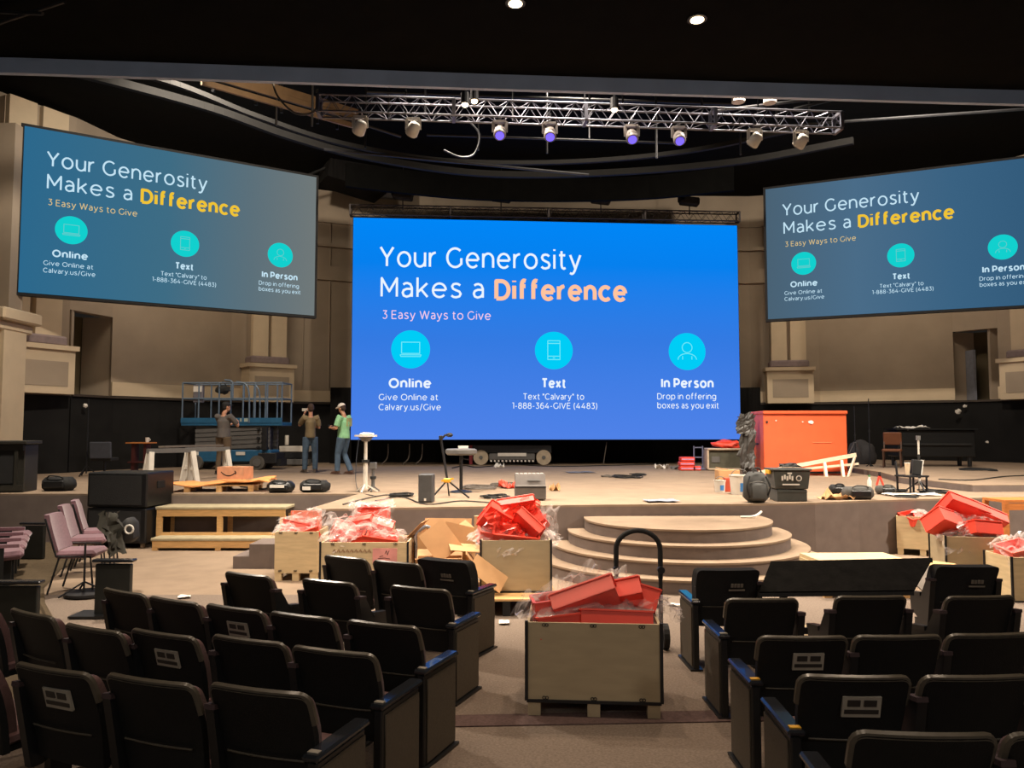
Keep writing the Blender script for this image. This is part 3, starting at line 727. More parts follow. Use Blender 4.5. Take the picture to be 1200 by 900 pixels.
def base_j(h=1.78):
    k = h/1.78
    J = dict(hip=(0, 0, .95), chest=(0, 0, 1.30), neck=(0, .0, 1.49), head=(0, .02, 1.655), shL=(-.19, 0, 1.42), shR=(.19, 0, 1.42),
             elL=(-.25, -.02, 1.13), elR=(.25, -.02, 1.13), wrL=(-.24, .08, .88), wrR=(.24, .08, .88),
             knL=(-.11, .02, .5), knR=(.11, .02, .5), anL=(-.13, -.02, .1), anR=(.13, -.02, .1))
    return {a: tuple(x*k for x in b) for a, b in J.items()}
denim = mat('blue_denim', (72, 92, 112), .85, var=.2, scale=14)
hair_br = mat('brown_hair', (62, 44, 34), .8)
hair_dk = mat('dark_hair', (34, 28, 26), .8)
# grey shirt, facing away at the lift
J = base_j(1.80); J.update(elL=(-.2, .22, 1.2), wrL=(.0, .36, 1.25), elR=(.26, .2, 1.2), wrR=(.12, .4, 1.3), head=(.03, .05, 1.67))
p = at(261, 556, z=ST)
person('person in a grey T-shirt, dark cap and brown trousers facing the blue lift', (p.x, p.y, ST+.005), R(-14), J, mat('grey_tshirt', (98, 92, 88), .9), mat('brown_trousers', (92, 76, 58), .9), rubber, hair_dk, cap=mat('dark_cap', (36, 34, 34), .8), headturn=R(-35), build=1.1)
# olive shirt, holding a phone up
J = base_j(1.78); J.update(elL=(-.25, .22, 1.22), wrL=(-.13, .3, 1.50), elR=(.23, .10, 1.15), wrR=(.04, .27, 1.25), shL=(-.175, 0, 1.42), shR=(.175, 0, 1.42), knL=(-.12, .0, .5), knR=(.13, .03, .5), toeL=-.3, toeR=.4)
p = at(363, 554, z=ST)
e, hn = person('person in an olive T-shirt and jeans raising a phone to the face', (p.x, p.y, ST+.005), R(22), J, mat('olive_tshirt', (128, 112, 84), .9), denim, mat('grey_shoe', (96, 84, 76), .7), hair_br, headturn=R(10))
ph = e.matrix_basis @ Vector(hn['L']); 
tag(MB().box(ph+Vector((-.02, .03, .05)), (.15, .012, .075), rot=(0, 0, .4)).build('phone', mat('pale_phone', (190, 186, 176), .3)), 'pale phone held up by the person in the olive T-shirt', 'phone')
# mint shirt, white cap, looking down at the hands
J = base_j(1.76); J.update(elL=(-.24, .04, 1.13), wrL=(-.12, .3, 1.15), elR=(.24, .06, 1.13), wrR=(.06, .3, 1.17), head=(0, .07, 1.635), anL=(-.1, .1, .1), anR=(.1, -.16, .1), knR=(.1, .06, .5), knL=(-.09, .1, .5))
p = at(402, 556, z=ST)
mint = mat('mint_tshirt', (148, 206, 158), .9)
e, hn = person('person in a mint green T-shirt, white cap and jeans walking with head down', (p.x, p.y, ST+.005), R(62), J, mint, denim, mat('brown_shoe', (96, 70, 58), .7), hair_br, cap=mat('white_cap', (226, 216, 206), .8), tilt=R(-20), headturn=0)
MB().box((.03, -.152, 1.29), (.2, .012, .2)).build('shirt_print', mat('tan_print', (166, 170, 120), .9), e)
ph = e.matrix_basis @ ((hn['L']+hn['R'])/2)
tag(MB().box(ph+Vector((0, 0, .03)), (.08, .15, .012), rot=(.3, 0, R(62))).build('phone', rubber), 'dark phone held by the person in the mint T-shirt', 'phone')

# ------------------------------------------------------------ scissor lift
p = at(277, 549.6, z=ST)
lf = thing('scissor_lift', 'blue and grey scissor lift with railed platform parked at left of stage', 'scissor lift', (p.x, p.y, ST), R(-2)); lf.scale = (1.05, 1, 1)
LW = 1.22
c = MB(); c.box((0, 0, .38), (2.1, .75, .34), bev=.03); c.build('chassis', blue_m, lf, smooth=False)
c = MB(); c.box((.98, -.1, .32), (.5, .7, .3), bev=.02); c.box((1.2, -.1, .2), (.25, .5, .2)); c.build('ladder_box', steel_dk, lf)
for i, (x, y) in enumerate(((-.95, -.4), (.72, -.4), (-.95, .4), (.72, .4))):
    w = MB().cyl((x, y, .2), .2, .12, 20, axis='y').build('wheel', mat('grey_tyre', (88, 84, 78), .8), lf, smooth=True)
    MB().cyl((x, y-.07, .2), .11, .03, 16, axis='y').build('wheel_hub', greyp, w)
for i in range(5):
    z = .58+i*.122
    for y in (-.32, .32):
        MB().bar((-1.0, y, z), (1.0, y, z+.10), .05, .10).build('scissor_arm', greyp, lf); MB().bar((-1.0, y+.06, z+.10), (1.0, y+.06, z), .05, .10).build('scissor_arm', greyp, lf)
pn = MB(); pn.box((.9, -.2, .86), (.14, .5, .62)); pn.build('pivot_stack', steel_dk, lf)
for i in range(5):
    MB().cyl((.72+(i % 2)*.12, -.4, .62+i*.13), .035, .1, 10, axis='y').build('pivot_pin', rubber, lf)
MB().box((0, 0, 1.27), (2.72, .85, .1), bev=.01).build('platform', blue_m, lf)
MB().box((0, -.43, 1.37), (2.72, .03, .14)).build('toe_board', blue_m, lf)
strokeM = MB()
for i, wv in enumerate((.10, .07, .1, .08, .05, .1)): strokeM.box((-.3+i*.14, -.447, 1.38), (wv, .006, .09))
o = strokeM.build('platform_lettering', mat('pale_lettering', (150, 160, 150), .6), lf); o['kind'] = 'stuff'
rail = mat('rail_blue', (92, 108, 124), .4)
for y in (-.41, .41):
    for z in (1.98, 2.42): MB().tube([(-1.34, y, z), (1.34, y, z)], .022, 8).build('rail', rail, lf)
    for x in (-1.34, -.9, -.35, .3, .62, .95, 1.34): MB().tube([(x, y, 1.3), (x, y, 2.42)], .022, 8).build('rail_post', rail, lf)
    MB().tube(smooth_pts([(.2, y-.02, 2.42), (.36, y-.02, 2.38), (.46, y-.02, 2.1), (.48, y-.02, 1.3)], 4), .024, 8).build('gate_hoop', rail, lf)
    MB().tube(smooth_pts([(-.2, y-.02, 2.5), (-.0, y-.02, 2.44), (.02, y-.02, 2.1), (.02, y-.02, 1.98)], 4), .024, 8).build('gate_hoop', rail, lf)
for x in (-1.34, 1.34):
    for z in (1.98, 2.42): MB().tube([(x, -.41, z), (x, .41, z)], .022, 8).build('end_rail', rail, lf)
MB().box((-.95, -.3, 2.12), (.26, .14, .5), bev=.02).build('control_box', mat('control_grey', (110, 106, 112), .5), lf)
MB().box((-.95, -.38, 2.25), (.22, .02, .16)).build('control_label', paper, lf)
for x in (-.9, .35): MB().box((x-.1, -.39, .45), (.24, .02, .09)).build('warning_label', paper, lf)
g = thing('tool_bag', 'small dark tool bag hanging inside the blue lift railing', 'tool bag', lf.matrix_basis @ Vector((-.3, -.3, 2.24)))
MB().lump((0, 0, 0), (.2, .12, .13), 3, .2).build('pouch', rubber, g, smooth=True); MB().tube(smooth_pts([(-.1, 0, .1), (0, 0, .22), (.1, 0, .1)], 4), .012, 6).build('strap', rubber, g)
# second lift parked under the screen
p = at(600, 544.6, z=ST)
lf = thing('scissor_lift', 'low dark lift with two cream wheels parked under the big screen', 'scissor lift', (p.x, p.y, ST), 0)
MB().box((0, .2, .5), (2.5, .8, .26), bev=.02).build('chassis', steel_dk, lf)
MB().box((0, -.1, .26), (1.45, .3, .2), bev=.02).build('tray', greyp, lf)
MB().box((0, -.27, .33), (.9, .03, .1)).build('tray_label', paper, lf)
o = MB()
for i in range(12): o.box((-.66+i*.12, -.26, .13), (.06, .02, .05), rot=(0, .5, 0))
o = o.build('hazard_strip', paper, lf); o['kind'] = 'stuff'
for x in (-.98, 1.0):
    w = MB().cyl((x, -.2, .24), .235, .16, 22, axis='y').build('wheel', tyre, lf, smooth=True); MB().cyl((x, -.29, .24), .06, .03, 12, axis='y').build('wheel_hub', greyp, w)
    MB().cyl((x, .5, .24), .235, .16, 22, axis='y').build('wheel', tyre, lf, smooth=True)
MB().bar((-1.3, -.1, 0.02), (-1.3, -.1, .62), .1, .1).build('corner_post', mat('dull_red', (120, 26, 36), .6), lf)

# ------------------------------------------------------------ furniture and gear on the stage
def sawhorse(px, py, rz, label):
    p = st(px, py); e = thing('sawhorse', label, 'sawhorse', p, rz, None)
    MB().box((0, 0, .68), (.10, 1.0, .09)).build('beam', greyp, e)
    for sx in (-1, 1):
        for sy in (-1, 1): MB().bar((sx*.04, sy*.44, .66), (sx*.14, sy*.5, 0), .06, .10).build('leg', white_m, e)
    for sy in (-1, 1): MB().bar((-.10, sy*.475, .3), (.10, sy*.475, .3), .03, .07).build('brace', white_m, e)
    return e
sawhorse(200, 567, R(-38), 'white-legged sawhorse, left of the pair by the blue lift')
sawhorse(243, 563, R(-38), 'white-legged sawhorse, right of the pair by the blue lift')
a = st(188, 566); b = st(258, 560)
tag(MB().bar((a.x, a.y, ST+.75), (b.x, b.y, ST+.75), .16, .035).build('plank', mat('grey_plank', (110, 100, 90), .7)), 'grey plank laid across the two white-legged sawhorses', 'plank')
# pallet of orange board with a carton on it
def pallet(name, label, loc, rz, w, d, m, n=5, h=.12, parent=None, deck=.018):
    e = thing(name, label, 'pallet', loc, rz) if parent is None else parent
    for i in range(3): 
        for j in range(3): MB().box(((i-1)*(w/2-.05), (j-1)*(d/2-.05), (h-deck*2)/2+.0), (.09, .09, h-deck*2)).build('block', m, e)
    for i in range(3): MB().box(((i-1)*(w/2-.05), 0, h-deck*1.5), (.09, d, deck)).build('stringer', m, e)
    for j in range(n): MB().box((0, (j-(n-1)/2)*(d-.09)/(n-1), h-deck/2), (w, .085, deck)).build('deck_board', m, e)
    return e
p = st(252, 577); e = pallet('pallet', 'low wooden pallet under a wavy orange board on the stage edge', (p.x, p.y+.45, ST), R(6), 1.2, .8, pine)
s = MB().sheet((p.x, p.y+.42, ST+.15), 1.75, .8, 5, .05, 12, (0, -.03, R(6)), 4, .05).build('board_sheet', mat('orange_board', (222, 150, 86), .7)); s.modifiers.new('thick', 'SOLIDIFY').thickness = .015
tag(s, 'wavy orange board lying on the pallet beside the sawhorses', 'board')
p = Vector((p.x+.2, p.y+.42, ST+.205)); e = thing('cardboard_carton', 'small brown carton with a curved arrow mark on the orange board', 'carton', p, R(-12))
MB().box((0, 0, .12), (.52, .34, .22)).build('box_body', mat('carton_pink', (204, 150, 116), .8), e)
mk = MB(); strokes(mk, [[(x, -.02-.07*(1-(x/.15)**2)) for x in [-.15+.03*i for i in range(11)]], [(.15, -.02), (.12, .0)], [(.15, -.02), (.14, -.06)]], .018, lambda q: (q[0]-.03, -.172, .16+q[1]))
mk.build('curved_mark', rubber, e); MB().box((0, 0, .232), (.06, .34, .004)).build('tape', card, e)
# wedge-like black bags at the left stage edge
def bag(name, px, py, w, h, label, cat, m=rubber, seed=1, z=None, d=None, rz=0):
    p = st(px, py) if z is None else at(px, py, z=z); e = thing(name, label, cat, p, rz); d = d or w*.6
    bm_ = MB(); bm_.box((0, d*.5, h*.42), (w*.86, d*.9, h*.82), bev=h*.22); k0 = len(bm_.v)
    bm_.lump((-w*.3, d*.5, h*.4), (w*.2, d*.42, h*.42), seed, .10, 2.0, 2, flat=-h*.38); bm_.lump((w*.28, d*.5, h*.42), (w*.22, d*.45, h*.45), seed+1, .10, 2.0, 2, flat=-h*.4)
    bm_.build('body', m, e, smooth=True)
    MB().tube(smooth_pts([(-w*.25, d*.15, h*.80), (-w*.12, d*.05, h*.93), (w*.12, d*.05, h*.90), (w*.25, d*.15, h*.80)], 4), .012, 6).build('handle', m, e)
    MB().box((0, d*.02, h*.42), (w*.6, .04, h*.4), bev=.012).build('pocket', blackpl, e)
    return e
e = bag('gear_case', 326, 578, .5, .24, 'black gear bag, left of two on the left stage edge', 'bag', blackpl, 2)
MB().box((-.02, -.02, .12), (.25, .01, .05)).build('tag', paper, e)
e = bag('gear_case', 366, 577.5, .55, .25, 'rounded black gear bag, right of two on the left stage edge', 'bag', rubber, 5)
MB().box((-.1, -.02, .08), (.14, .01, .06)).build('tag', paper, e)
def cable(pts, label, r=.012, m=rubber, name='cable'):
    P = [Vector(p) for p in pts]; return tag(MB().tube(smooth_pts(P, 5), r, 6).build(name, m), label, 'cable')
def stc(l, dz=.014): return [st(*q)+Vector((0, 0, dz)) for q in l]
cable(stc([(282, 571), (305, 574), (320, 572)]), 'black cable between the orange board and the left gear bag', .02)
def coil(px, py, r, n, label, m=rubber, seed=1, flat=.55):
    p = st(px, py); rn = random.Random(seed); pts = []
    for i in range(n*10):
        a = 2*PI*i/10; rr = r*(1+.25*rn.uniform(-1, 1)); pts.append((p.x+rr*math.cos(a)+rn.uniform(-.03, .03)*r*5, p.y+rr*math.sin(a)*1.3, ST+.012+.012*(i//10)*.7+rn.uniform(0, .012)))
    return tag(MB().tube(smooth_pts(pts, 2), .011, 5).build('cable_coil', m), label, 'cable')
greycab = mat('grey_cable_jacket', (92, 84, 76), .7)
# tripod stands
def stand(px, py, h, label, top=None, rz=0, m=steel_dk, legm=None, z=None, legs=3, r=.014, spread=.3, lh=.25):
    p = st(px, py) if z is None else at(px, py, z=z); e = thing('stand', label, 'stand', p, rz)
    MB().tube([(0, 0, .06), (0, 0, h*.55)], r*1.3, 8).build('lower_tube', m, e); MB().tube([(0, 0, h*.5), (0, 0, h)], r, 8).build('upper_tube', m, e)
    MB().cyl((0, 0, h*.55), r*2.2, .05, 10).build('collar', rubber, e)
    for i in range(legs):
        a = 2*PI*i/legs+.4; MB().bar((0, 0, lh), (spread*math.cos(a), spread*math.sin(a), .01), .022, .022).build('leg', legm or m, e)
    return e
# white post with round top at far left of the thrust
e = stand(428, 577, 1.0, 'pale post stand with a cluttered round top near the mint T-shirt', m=white_m, r=.03, spread=.22, lh=.15)
MB().cyl((0, 0, 1.0), .2, .03, 18).build('round_top', white_m, e); MB().lathe([(.06, -.1), (.14, -.02)], 14, (0, 0, 1.0)).build('bracket', greyp, e)
p = e.location; tag(MB().lump((p.x+.02, p.y, p.z+1.03), (.13, .1, .03), 3, .2, n=2).build('white_cloth', paper), 'crumpled pale rag on the round-topped post stand', 'rag')
e = stand(437, 576, .45, 'short grey post with a box head beside the pale post', m=greyp, r=.025, spread=.12, lh=.1); MB().box((0, 0, .46), (.12, .1, .12), bev=.01).build('head_box', greyp, e)
cable([Vector(st(420, 560))+Vector((0, 0, .9)), Vector(st(417, 566))+Vector((0, 0, .4)), Vector(st(419, 575))+Vector((0, 0, .02)), Vector(st(440, 583))+Vector((0, 0, .02))], 'thin cable falling from the pale post stand', .008)
# black upright monitor speaker
p = st(498, 589.5); e = thing('speaker_box', 'small upright dark grey speaker standing at the stage edge', 'speaker', p, R(-3))
MB().box((0, .15, .215), (.215, .26, .43), bev=.012).build('cabinet', mat('charcoal_box', (66, 66, 66), .6), e); MB().box((0, .015, .22), (.19, .012, .39)).build('grille', mat('grille_grey', (74, 74, 74), .8, bump=.4, bscale=150), e)
MB().box((0, .006, .05), (.03, .01, .035)).build('badge', paper, e)
# black mic stand with yellow clamp
p = st(523, 583); e = thing('tripod_stand', 'black tripod stand with a yellow clamp and angled head', 'tripod', p, 0)
MB().tube([(.02, 0, .25), (-.09, 0, .95)], .02, 8).build('pole', steel_dk, e); MB().tube([(-.09, 0, .95), (-.02, 0, 1.02), (.04, 0, 1.0)], .018, 8).build('arm', steel_dk, e)
MB().lump((.05, 0, 1.02), (.06, .05, .035), 2, .2, n=2).build('head', rubber, e); MB().box((-.095, 0, .97), (.06, .06, .08), bev=.01).build('joint', rubber, e)
MB().box((.015, -.02, .28), (.12, .07, .07), bev=.015).build('clamp', yellow, e); MB().bar((-.08, -.02, .27), (.12, -.02, .31), .03, .03).build('clamp_handle', yellow, e)
for tx, ty in ((-.22, -.1), (.38, -.16), (.02, .3)): MB().bar((.015, 0, .28), (tx, ty, .01), .022, .022).build('leg', steel_dk, e)
# round topped stool table
p = st(529, 577); p.x += .05; e = thing('round_stool', 'grey round-topped stool stand behind the black tripod', 'stool', p, 0)
MB().lathe([(.24, 0), (.28, .03), (.28, .09), (.24, .11)], 24, (.12, 0, .66)).build('seat', greyp, e, smooth=True); MB().tube([(.12, 0, .05), (.12, 0, .67)], .03, 10).build('post', steel_dk, e)
MB().tube([(.12, 0, .6), (.25, -.04, .58)], .012, 6).build('lever', steel_dk, e); MB().lathe([(.2, 0), (.19, .02), (.03, .05)], 18, (.12, 0, 0)).build('foot_disc', steel_dk, e)
tag(MB().box((p.x+.16, p.y-.05, ST+.80), (.17, .1, .045), rot=(0, 0, .2)).build('white_packet', paper), 'white packet lying on the round grey stool', 'packet')
# cable heaps
coil(560, 573, .28, 5, 'heap of grey-brown cable right of the stool', greycab, 3); coil(590, 570, .22, 5, 'heap of grey-brown cable left of the red rag', greycab, 5)
coil(470, 582, .18, 4, 'black cable heap left of the upright speaker', rubber, 7)
coil(582, 584, .2, 4, 'dark cable heap just left of the grey floor monitor', rubber, 8); coil(735, 560, .3, 4, 'dark cable heap at mid stage, left part', rubber, 9); coil(712, 559, .12, 3, 'thin cable coil beside the heap at mid stage', greycab, 10)
coil(748, 557, .18, 3, 'dark cable heap at mid stage, right part', rubber, 11)
cable(stc([(440, 588), (470, 583), (500, 592), (540, 588), (580, 590), (605, 586)]), 'long thin cable trailing along the thrust stage edge', .01)
cable(stc([(402, 592), (425, 586), (450, 581), (478, 580)]), 'pale cable crossing the left stage corner', .012, greycab)
cable(stc([(530, 549), (545, 546), (560, 548), (600, 545), (660, 547), (780, 544)]), 'dark cable running below the big screen', .015)
for x0, lb in ((447, 'leftmost'), (472, 'middle'), (487, 'rightmost')):
    a = at(x0+8, 520, Y=24.2); b = at(x0, 545, z=ST); cable([a, lerp(a, b, .5)+Vector((.08, 0, -.1)), b+Vector((0, 0, .02))], lb+' of three thin cables hanging under the left part of the screen', .02, greycab)
a = at(711, 518, Y=24.4); b = at(707, 545, z=ST); cable([a, lerp(a, b, .5), b+Vector((0, 0, .02))], 'thin cable hanging under the middle of the big screen', .015, greycab)
def litter(px, py, w, d, label, m, seed=1, cat='rag', rz=0, name='floor_rag', amp=.05, zz=None):
    p = (st(px, py) if zz is None else at(px, py, z=zz)); s = MB().sheet((p.x, p.y, p.z+.02), w, d, seed, amp, 8, (0, 0, rz), 4, .03)
    for i, v in enumerate(s.v): s.v[i] = (v[0], v[1], max(v[2], p.z+.006))
    o = s.build(name, m); sol = o.modifiers.new('thick', 'SOLIDIFY'); sol.thickness = .004
    return tag(o, label, cat)
litter(597, 572, .4, .35, 'red rag beside the grey floor monitor', redp, 4, amp=.12)
litter(680, 554, .7, .5, 'flat dark mat left of the mid-stage cables', mat('slate_mat', (92, 94, 104), .8), 6, 'mat', .2, 'floor_mat', .01)
litter(775, 588, .5, .35, 'blue-grey flat sheet at the stage edge above the steps', mat('bluegrey_sheet', (130, 136, 148), .6), 7, 'sheet', .1, 'floor_sheet', .012)
litter(775, 549, .35, .3, 'small white plastic scrap at the back of the stage', paper, 8, 'scrap', amp=.1, name='plastic_scrap'); litter(793, 550, .3, .2, 'thin grey plastic scrap near the red packets', greyp, 9, 'scrap', name='plastic_scrap')
litter(650, 575, .18, .2, 'tan scrap right of the grey floor monitor', card, 10, 'scrap', amp=.1, name='paper_scrap')
litter(585, 548, .3, .2, 'white scrap on the floor near the low lift', paper, 13, 'scrap', amp=.1, name='paper_scrap')
# wedge floor monitor
p = st(622, 587); e = thing('floor_monitor', 'grey two-tier floor speaker with a pale ribbed top', 'speaker', p, R(2))
MB().box((0, .2, .13), (.48, .4, .22), bev=.012).build('cabinet', mat('monitor_grey', (90, 84, 80), .7), e)
MB().sprism([(.06, .24), (.4, .24), (.4, .4), (.12, .4)], -.235, .235).build('upper_cabinet', mat('monitor_grey2', (104, 98, 94), .7), e)
for i in range(7): MB().box((-.2+i*.066, .27, .407), (.045, .22, .012)).build('top_rib', mat('pale_rib', (168, 160, 152), .6), e)
MB().box((.05, .075, .32), (.2, .01, .03), rot=(-.35, 0, 0)).build('name_strip', greyp, e); MB().box((0, -.002, .21), (.48, .012, .015)).build('edge_strip', blackpl, e)

# red packets, white-edged case, grey cart
for i, (dx, dz, w) in enumerate(((0, 0, .42), (.27, 0, .22), (-.02, .125, .40), (-.0, .25, .38))):
    p = at(806, 551.5, z=ST); e = thing('red_packet', ['red packet at the bottom of the small stack by the case', 'small red packet at the right foot of the red stack', 'red packet in the middle of the small stack by the case', 'red packet on top of the small stack by the case'][i], 'packet', (p.x+dx*.9, p.y+.1, ST+dz), 0)
    MB().box((0, 0, .06), (w, .3, .115), bev=.02).build('pack', redp, e); MB().box((0, -.152, .06), (w*.9, .006, .03)).build('band', mat('lilac_band', (190, 150, 190), .5), e)
p = at(846, 551, z=ST); e = thing('amp_case', 'open rack case with pale rims beside the orange chest', 'case', p, R(-3))
for z in (.04, .58): MB().box((.12, .0, z), (1.1, .5, .05), bev=.01).build('rim', mat('case_rim', (196, 176, 152), .5), e)
for x in (-.42, .66): MB().box((x, 0, .3), (.05, .5, .5)).build('side_rim', MATS['case_rim'], e)
MB().box((.12, .04, .31), (1.0, .42, .5)).build('rack_unit', mat('olive_front', (82, 80, 66), .6), e); MB().box((-.2, -.18, .3), (.22, .02, .16)).build('panel_plate', greyp, e)
e = thing('hand_cart', 'small blue-grey cart standing at the left of the rack case', 'cart', (p.x-.62, p.y+.1, ST), 0)
f = MB(); 
for x in (-.12, .12): MB().bar((x, 0, .05), (x, 0, .66), .03, .03).build('upright', mat('cart_grey', (100, 104, 128), .5), e)
for z in (.1, .35, .62): MB().bar((-.12, 0, z), (.12, 0, z), .03, .03).build('rung', MATS['cart_grey'], e)
MB().box((0, -.08, .04), (.26, .3, .03)).build('toe_plate', MATS['cart_grey'], e)
p2 = Vector((p.x+.15, p.y, ST+.61))
e = thing('red_jacket', 'red cloth heap thrown on top of the rack case', 'jacket', p2); MB().lump((0, 0, .1), (.36, .2, .13), 6, .25, flat=-.1).build('cloth', redp, e, smooth=True)
# orange job-site chest
p0 = st(896, 557); e = thing('job_chest', 'large orange steel tool chest with a black film draped over its left end', 'tool chest', (p0.x, p0.y, ST), R(-2))
wd = (992-896)/900*p0.y
MB().box((wd/2, .66, .75), (wd, 1.3, 1.5), bev=.012).build('chest_body', orange_m, e)
MB().box((wd/2, .65, 1.53), (wd+.03, 1.38, .08), bev=.015).build('lid', orange_m, e)
MB().box((wd/2, -.005, .07), (wd*.9, .03, .05)).build('skid', steel_dk, e)
for x, z, r in ((.08, 1.3, .028), (.3, 1.33, .016), (wd*.47, 1.3, .016)): MB().cyl((x, -.008, z), r, .02, 10, axis='y').build('bolt', rubber if x < .1 else paper, e)
MB().lump((wd*.57, -.006, 1.29), (.07, .008, .045), 2, .2, n=2).build('sticker', paper, e)
MB().box((wd*.7, -.004, .8), (.45, .006, .012)).build('scratch', mat('pale_scratch', (236, 140, 100), .5), e)
MB().box((-.012, .55, .75), (.012, .2, .05)).build('side_handle', steel_dk, e)
e = thing('black_film', 'crumpled black plastic film hanging over the left end of the orange chest', 'plastic film', (p0.x-.2, p0.y+.1, ST))
s = MB()
s.sheet((-.16, .05, .85), .42, 1.3, 9, .07, 12, (R(87), .06, R(6)), 2.4, .12); s.sheet((-.12, .12, .3), .34, .62, 5, .06, 8, (R(86), -.06, R(10)), 2.4, .08); s.sheet((-.28, .0, 1.2), .34, .4, 4, .05, 8, (R(80), .25, 0), 2, .08)
o = s.build('film_sheet', film_dk, e, smooth=False)
# step ladder lying against the chest
a = at(892, 563, z=ST+.35); b = at(998, 533, Y=p0.y-.35); 
e = thing('step_ladder', 'cream step ladder lying on its side against the orange chest', 'ladder', (0, 0, 0))
Yl = p0.y-.28
q = lambda px, py, dy=0: at(px, py, Y=Yl+dy)
lm = mat('cream_ladder', (226, 206, 180), .5)
MB().bar(q(889, 554), q(1003, 533), .05, .09).build('side_rail', lm, e); MB().bar(q(925, 551), q(1006, 543.5), .04, .05).build('back_rail', lm, e)
MB().bar(q(938, 574, -.3), q(1000, 571, -.3), .05, .06).build('side_rail', lm, e); MB().bar(q(900, 562, -.1), q(938, 574, -.3), .05, .05).build('side_rail', lm, e)
for px in (966, 986): MB().bar(q(px, 540 if px > 970 else 543), q(px+4, 573, -.3), .06, .13 if px < 970 else .11).build('step', lm, e)
MB().bar(q(990, 571, -.3), q(1002, 535), .04, .05).build('brace', lm, e); MB().bar(q(941, 550), q(943, 572, -.2), .04, .05).build('step', lm, e)
MB().tube([q(995, 532), q(1001, 519), q(1004, 518), q(1009, 534)], .012, 6).build('spreader', steel_dk, e)
# cartons and buckets left of the chest
def pbox(name, px, py, w, d, h, label, cat, m, rz=0, dy=0):
    p = st(px, py); e = thing(name, label, cat, (p.x, p.y+d/2, ST), rz); MB().box((0, 0, h/2), (w, d, h), bev=.006).build('box_body', m, e); return e
e = pbox('cardboard_carton', 855, 572, .4, .3, .34, 'orange-brown carton behind the white buckets', 'carton', card); MB().box((0, 0, .345), (.42, .1, .01), rot=(0, .2, 0)).build('flap', card, e)
e = pbox('red_tool_box', 855, 576.5, .16, .14, .25, 'narrow red container between the two white buckets', 'box', mat('brick_red', (196, 78, 50), .6))
def bucket(px, py, r, h, label):
    p = st(px, py); e = thing('bucket', label, 'bucket', (p.x, p.y+r, ST))
    MB().lathe([(r*.85, 0), (r, h*.94), (r*1.06, h*.95), (r*1.06, h), (r*.9, h), (r*.8, h*.6)], 20).build('pail', white_m, e, smooth=True)
    MB().tube(smooth_pts([(-r, 0, h*.9), (-r*.5, -.03, h*1.25), (r*.5, -.03, h*1.25), (r, 0, h*.9)], 5), .006, 6).build('handle', greyp, e)
    lb = MB(); vs = []
    for i in range(7):
        a = -PI/2-.2+i*.13; 
        for z in (.15*h, .6*h): vs.append(((r*(.87+.13*z/h)+.004)*math.cos(a), (r*(.87+.13*z/h)+.004)*math.sin(a), z))
    lb.add(vs, [(2*i, 2*i+2, 2*i+3, 2*i+1) for i in range(6)]); lb.build('blue_label', mat('label_blue', (60, 130, 200), .5), e)
bucket(845.5, 577, .10, .21, 'small white bucket with a blue label, left of the pair')
bucket(870, 580, .165, .33, 'larger white bucket with a blue label beside the backpack')
# backpack
p = st(890, 590); e = thing('backpack', 'dark grey backpack standing at the stage edge beside the tote', 'backpack', (p.x, p.y+.16, ST), R(-4))
MB().box((0, 0, .235), (.38, .25, .46), bev=.08, taper=.86).build('main_body', mat('backpack_grey', (62, 62, 60), .75), e, smooth=True)
MB().box((.01, -.14, .17), (.27, .08, .26), bev=.035, taper=.92).build('front_pocket', mat('backpack_grey'.strip(), (62, 62, 60)), e, smooth=True)
MB().tube(smooth_pts([(-.06, -.1, .46), (-.04, -.08, .52), (.04, -.08, .52), (.06, -.1, .46)], 4), .012, 6).build('grab_loop', rubber, e)
for s_ in (-1, 1): MB().tube(smooth_pts([(s_*.12, -.13, .4), (s_*.17, -.17, .25), (s_*.13, -.14, .08)], 4), .014, 6).build('strap', rubber, e)
MB().tube(smooth_pts([(-.13, -.13, .3), (0, -.185, .33), (.13, -.13, .3)], 5), .006, 5).build('zip', greyp, e)
# black tote with lettering and lower tray
p = st(929, 588); tm = mat('tote_grey', (62, 64, 60), .5); e = thing('storage_tote', 'dark storage tote with white printed marks stacked on a lower tote', 'tote', (p.x, p.y+.2, ST+.19), R(-2))
MB().box((0, 0, .145), (.50, .4, .28), taper=1.12, bev=.01).build('tub', tm, e); MB().box((0, 0, .30), (.60, .48, .03), bev=.008).build('lid', tm, e)
for sx in (-1, 1): MB().box((sx*.30, 0, .26), (.03, .2, .06)).build('latch', yellow if sx < 0 else rubber, e)
t_ = MB(); rn = random.Random(3)
for i in range(5): t_.box((-.15+i*.038, -.222, .17+.02*(i % 2)), (.026, .006, .07))
t_.box((-.02, -.223, .075), (.26, .006, .02)); t_.box((-.04, -.226, .245), (.07, .006, .025))
o = t_.build('printed_marks', paper, e); o['kind'] = 'stuff'
MB().cyl((.1, -.225, .17), .045, .006, 16, axis='y').build('round_mark', paper, e); MB().cyl((.1, -.228, .17), .03, .006, 16, axis='y').build('round_mark_center', tm, e)
e = thing('storage_tote', 'lower dark tote under the one with white marks', 'tote', (p.x, p.y+.2, ST)); MB().box((0, 0, .095), (.46, .38, .185), bev=.01).build('tub', tm, e); MB().box((0, -.192, .15), (.46, .012, .02)).build('rim', tm, e)
e = thing('glove_heap', 'dark crumpled gloves lying on the lid of the tote', 'gloves', (p.x+.02, p.y+.2, ST+.52)); MB().lump((0, 0, .02), (.16, .12, .04), 5, .3, flat=-.015).build('cloth', rubber, e, smooth=True)
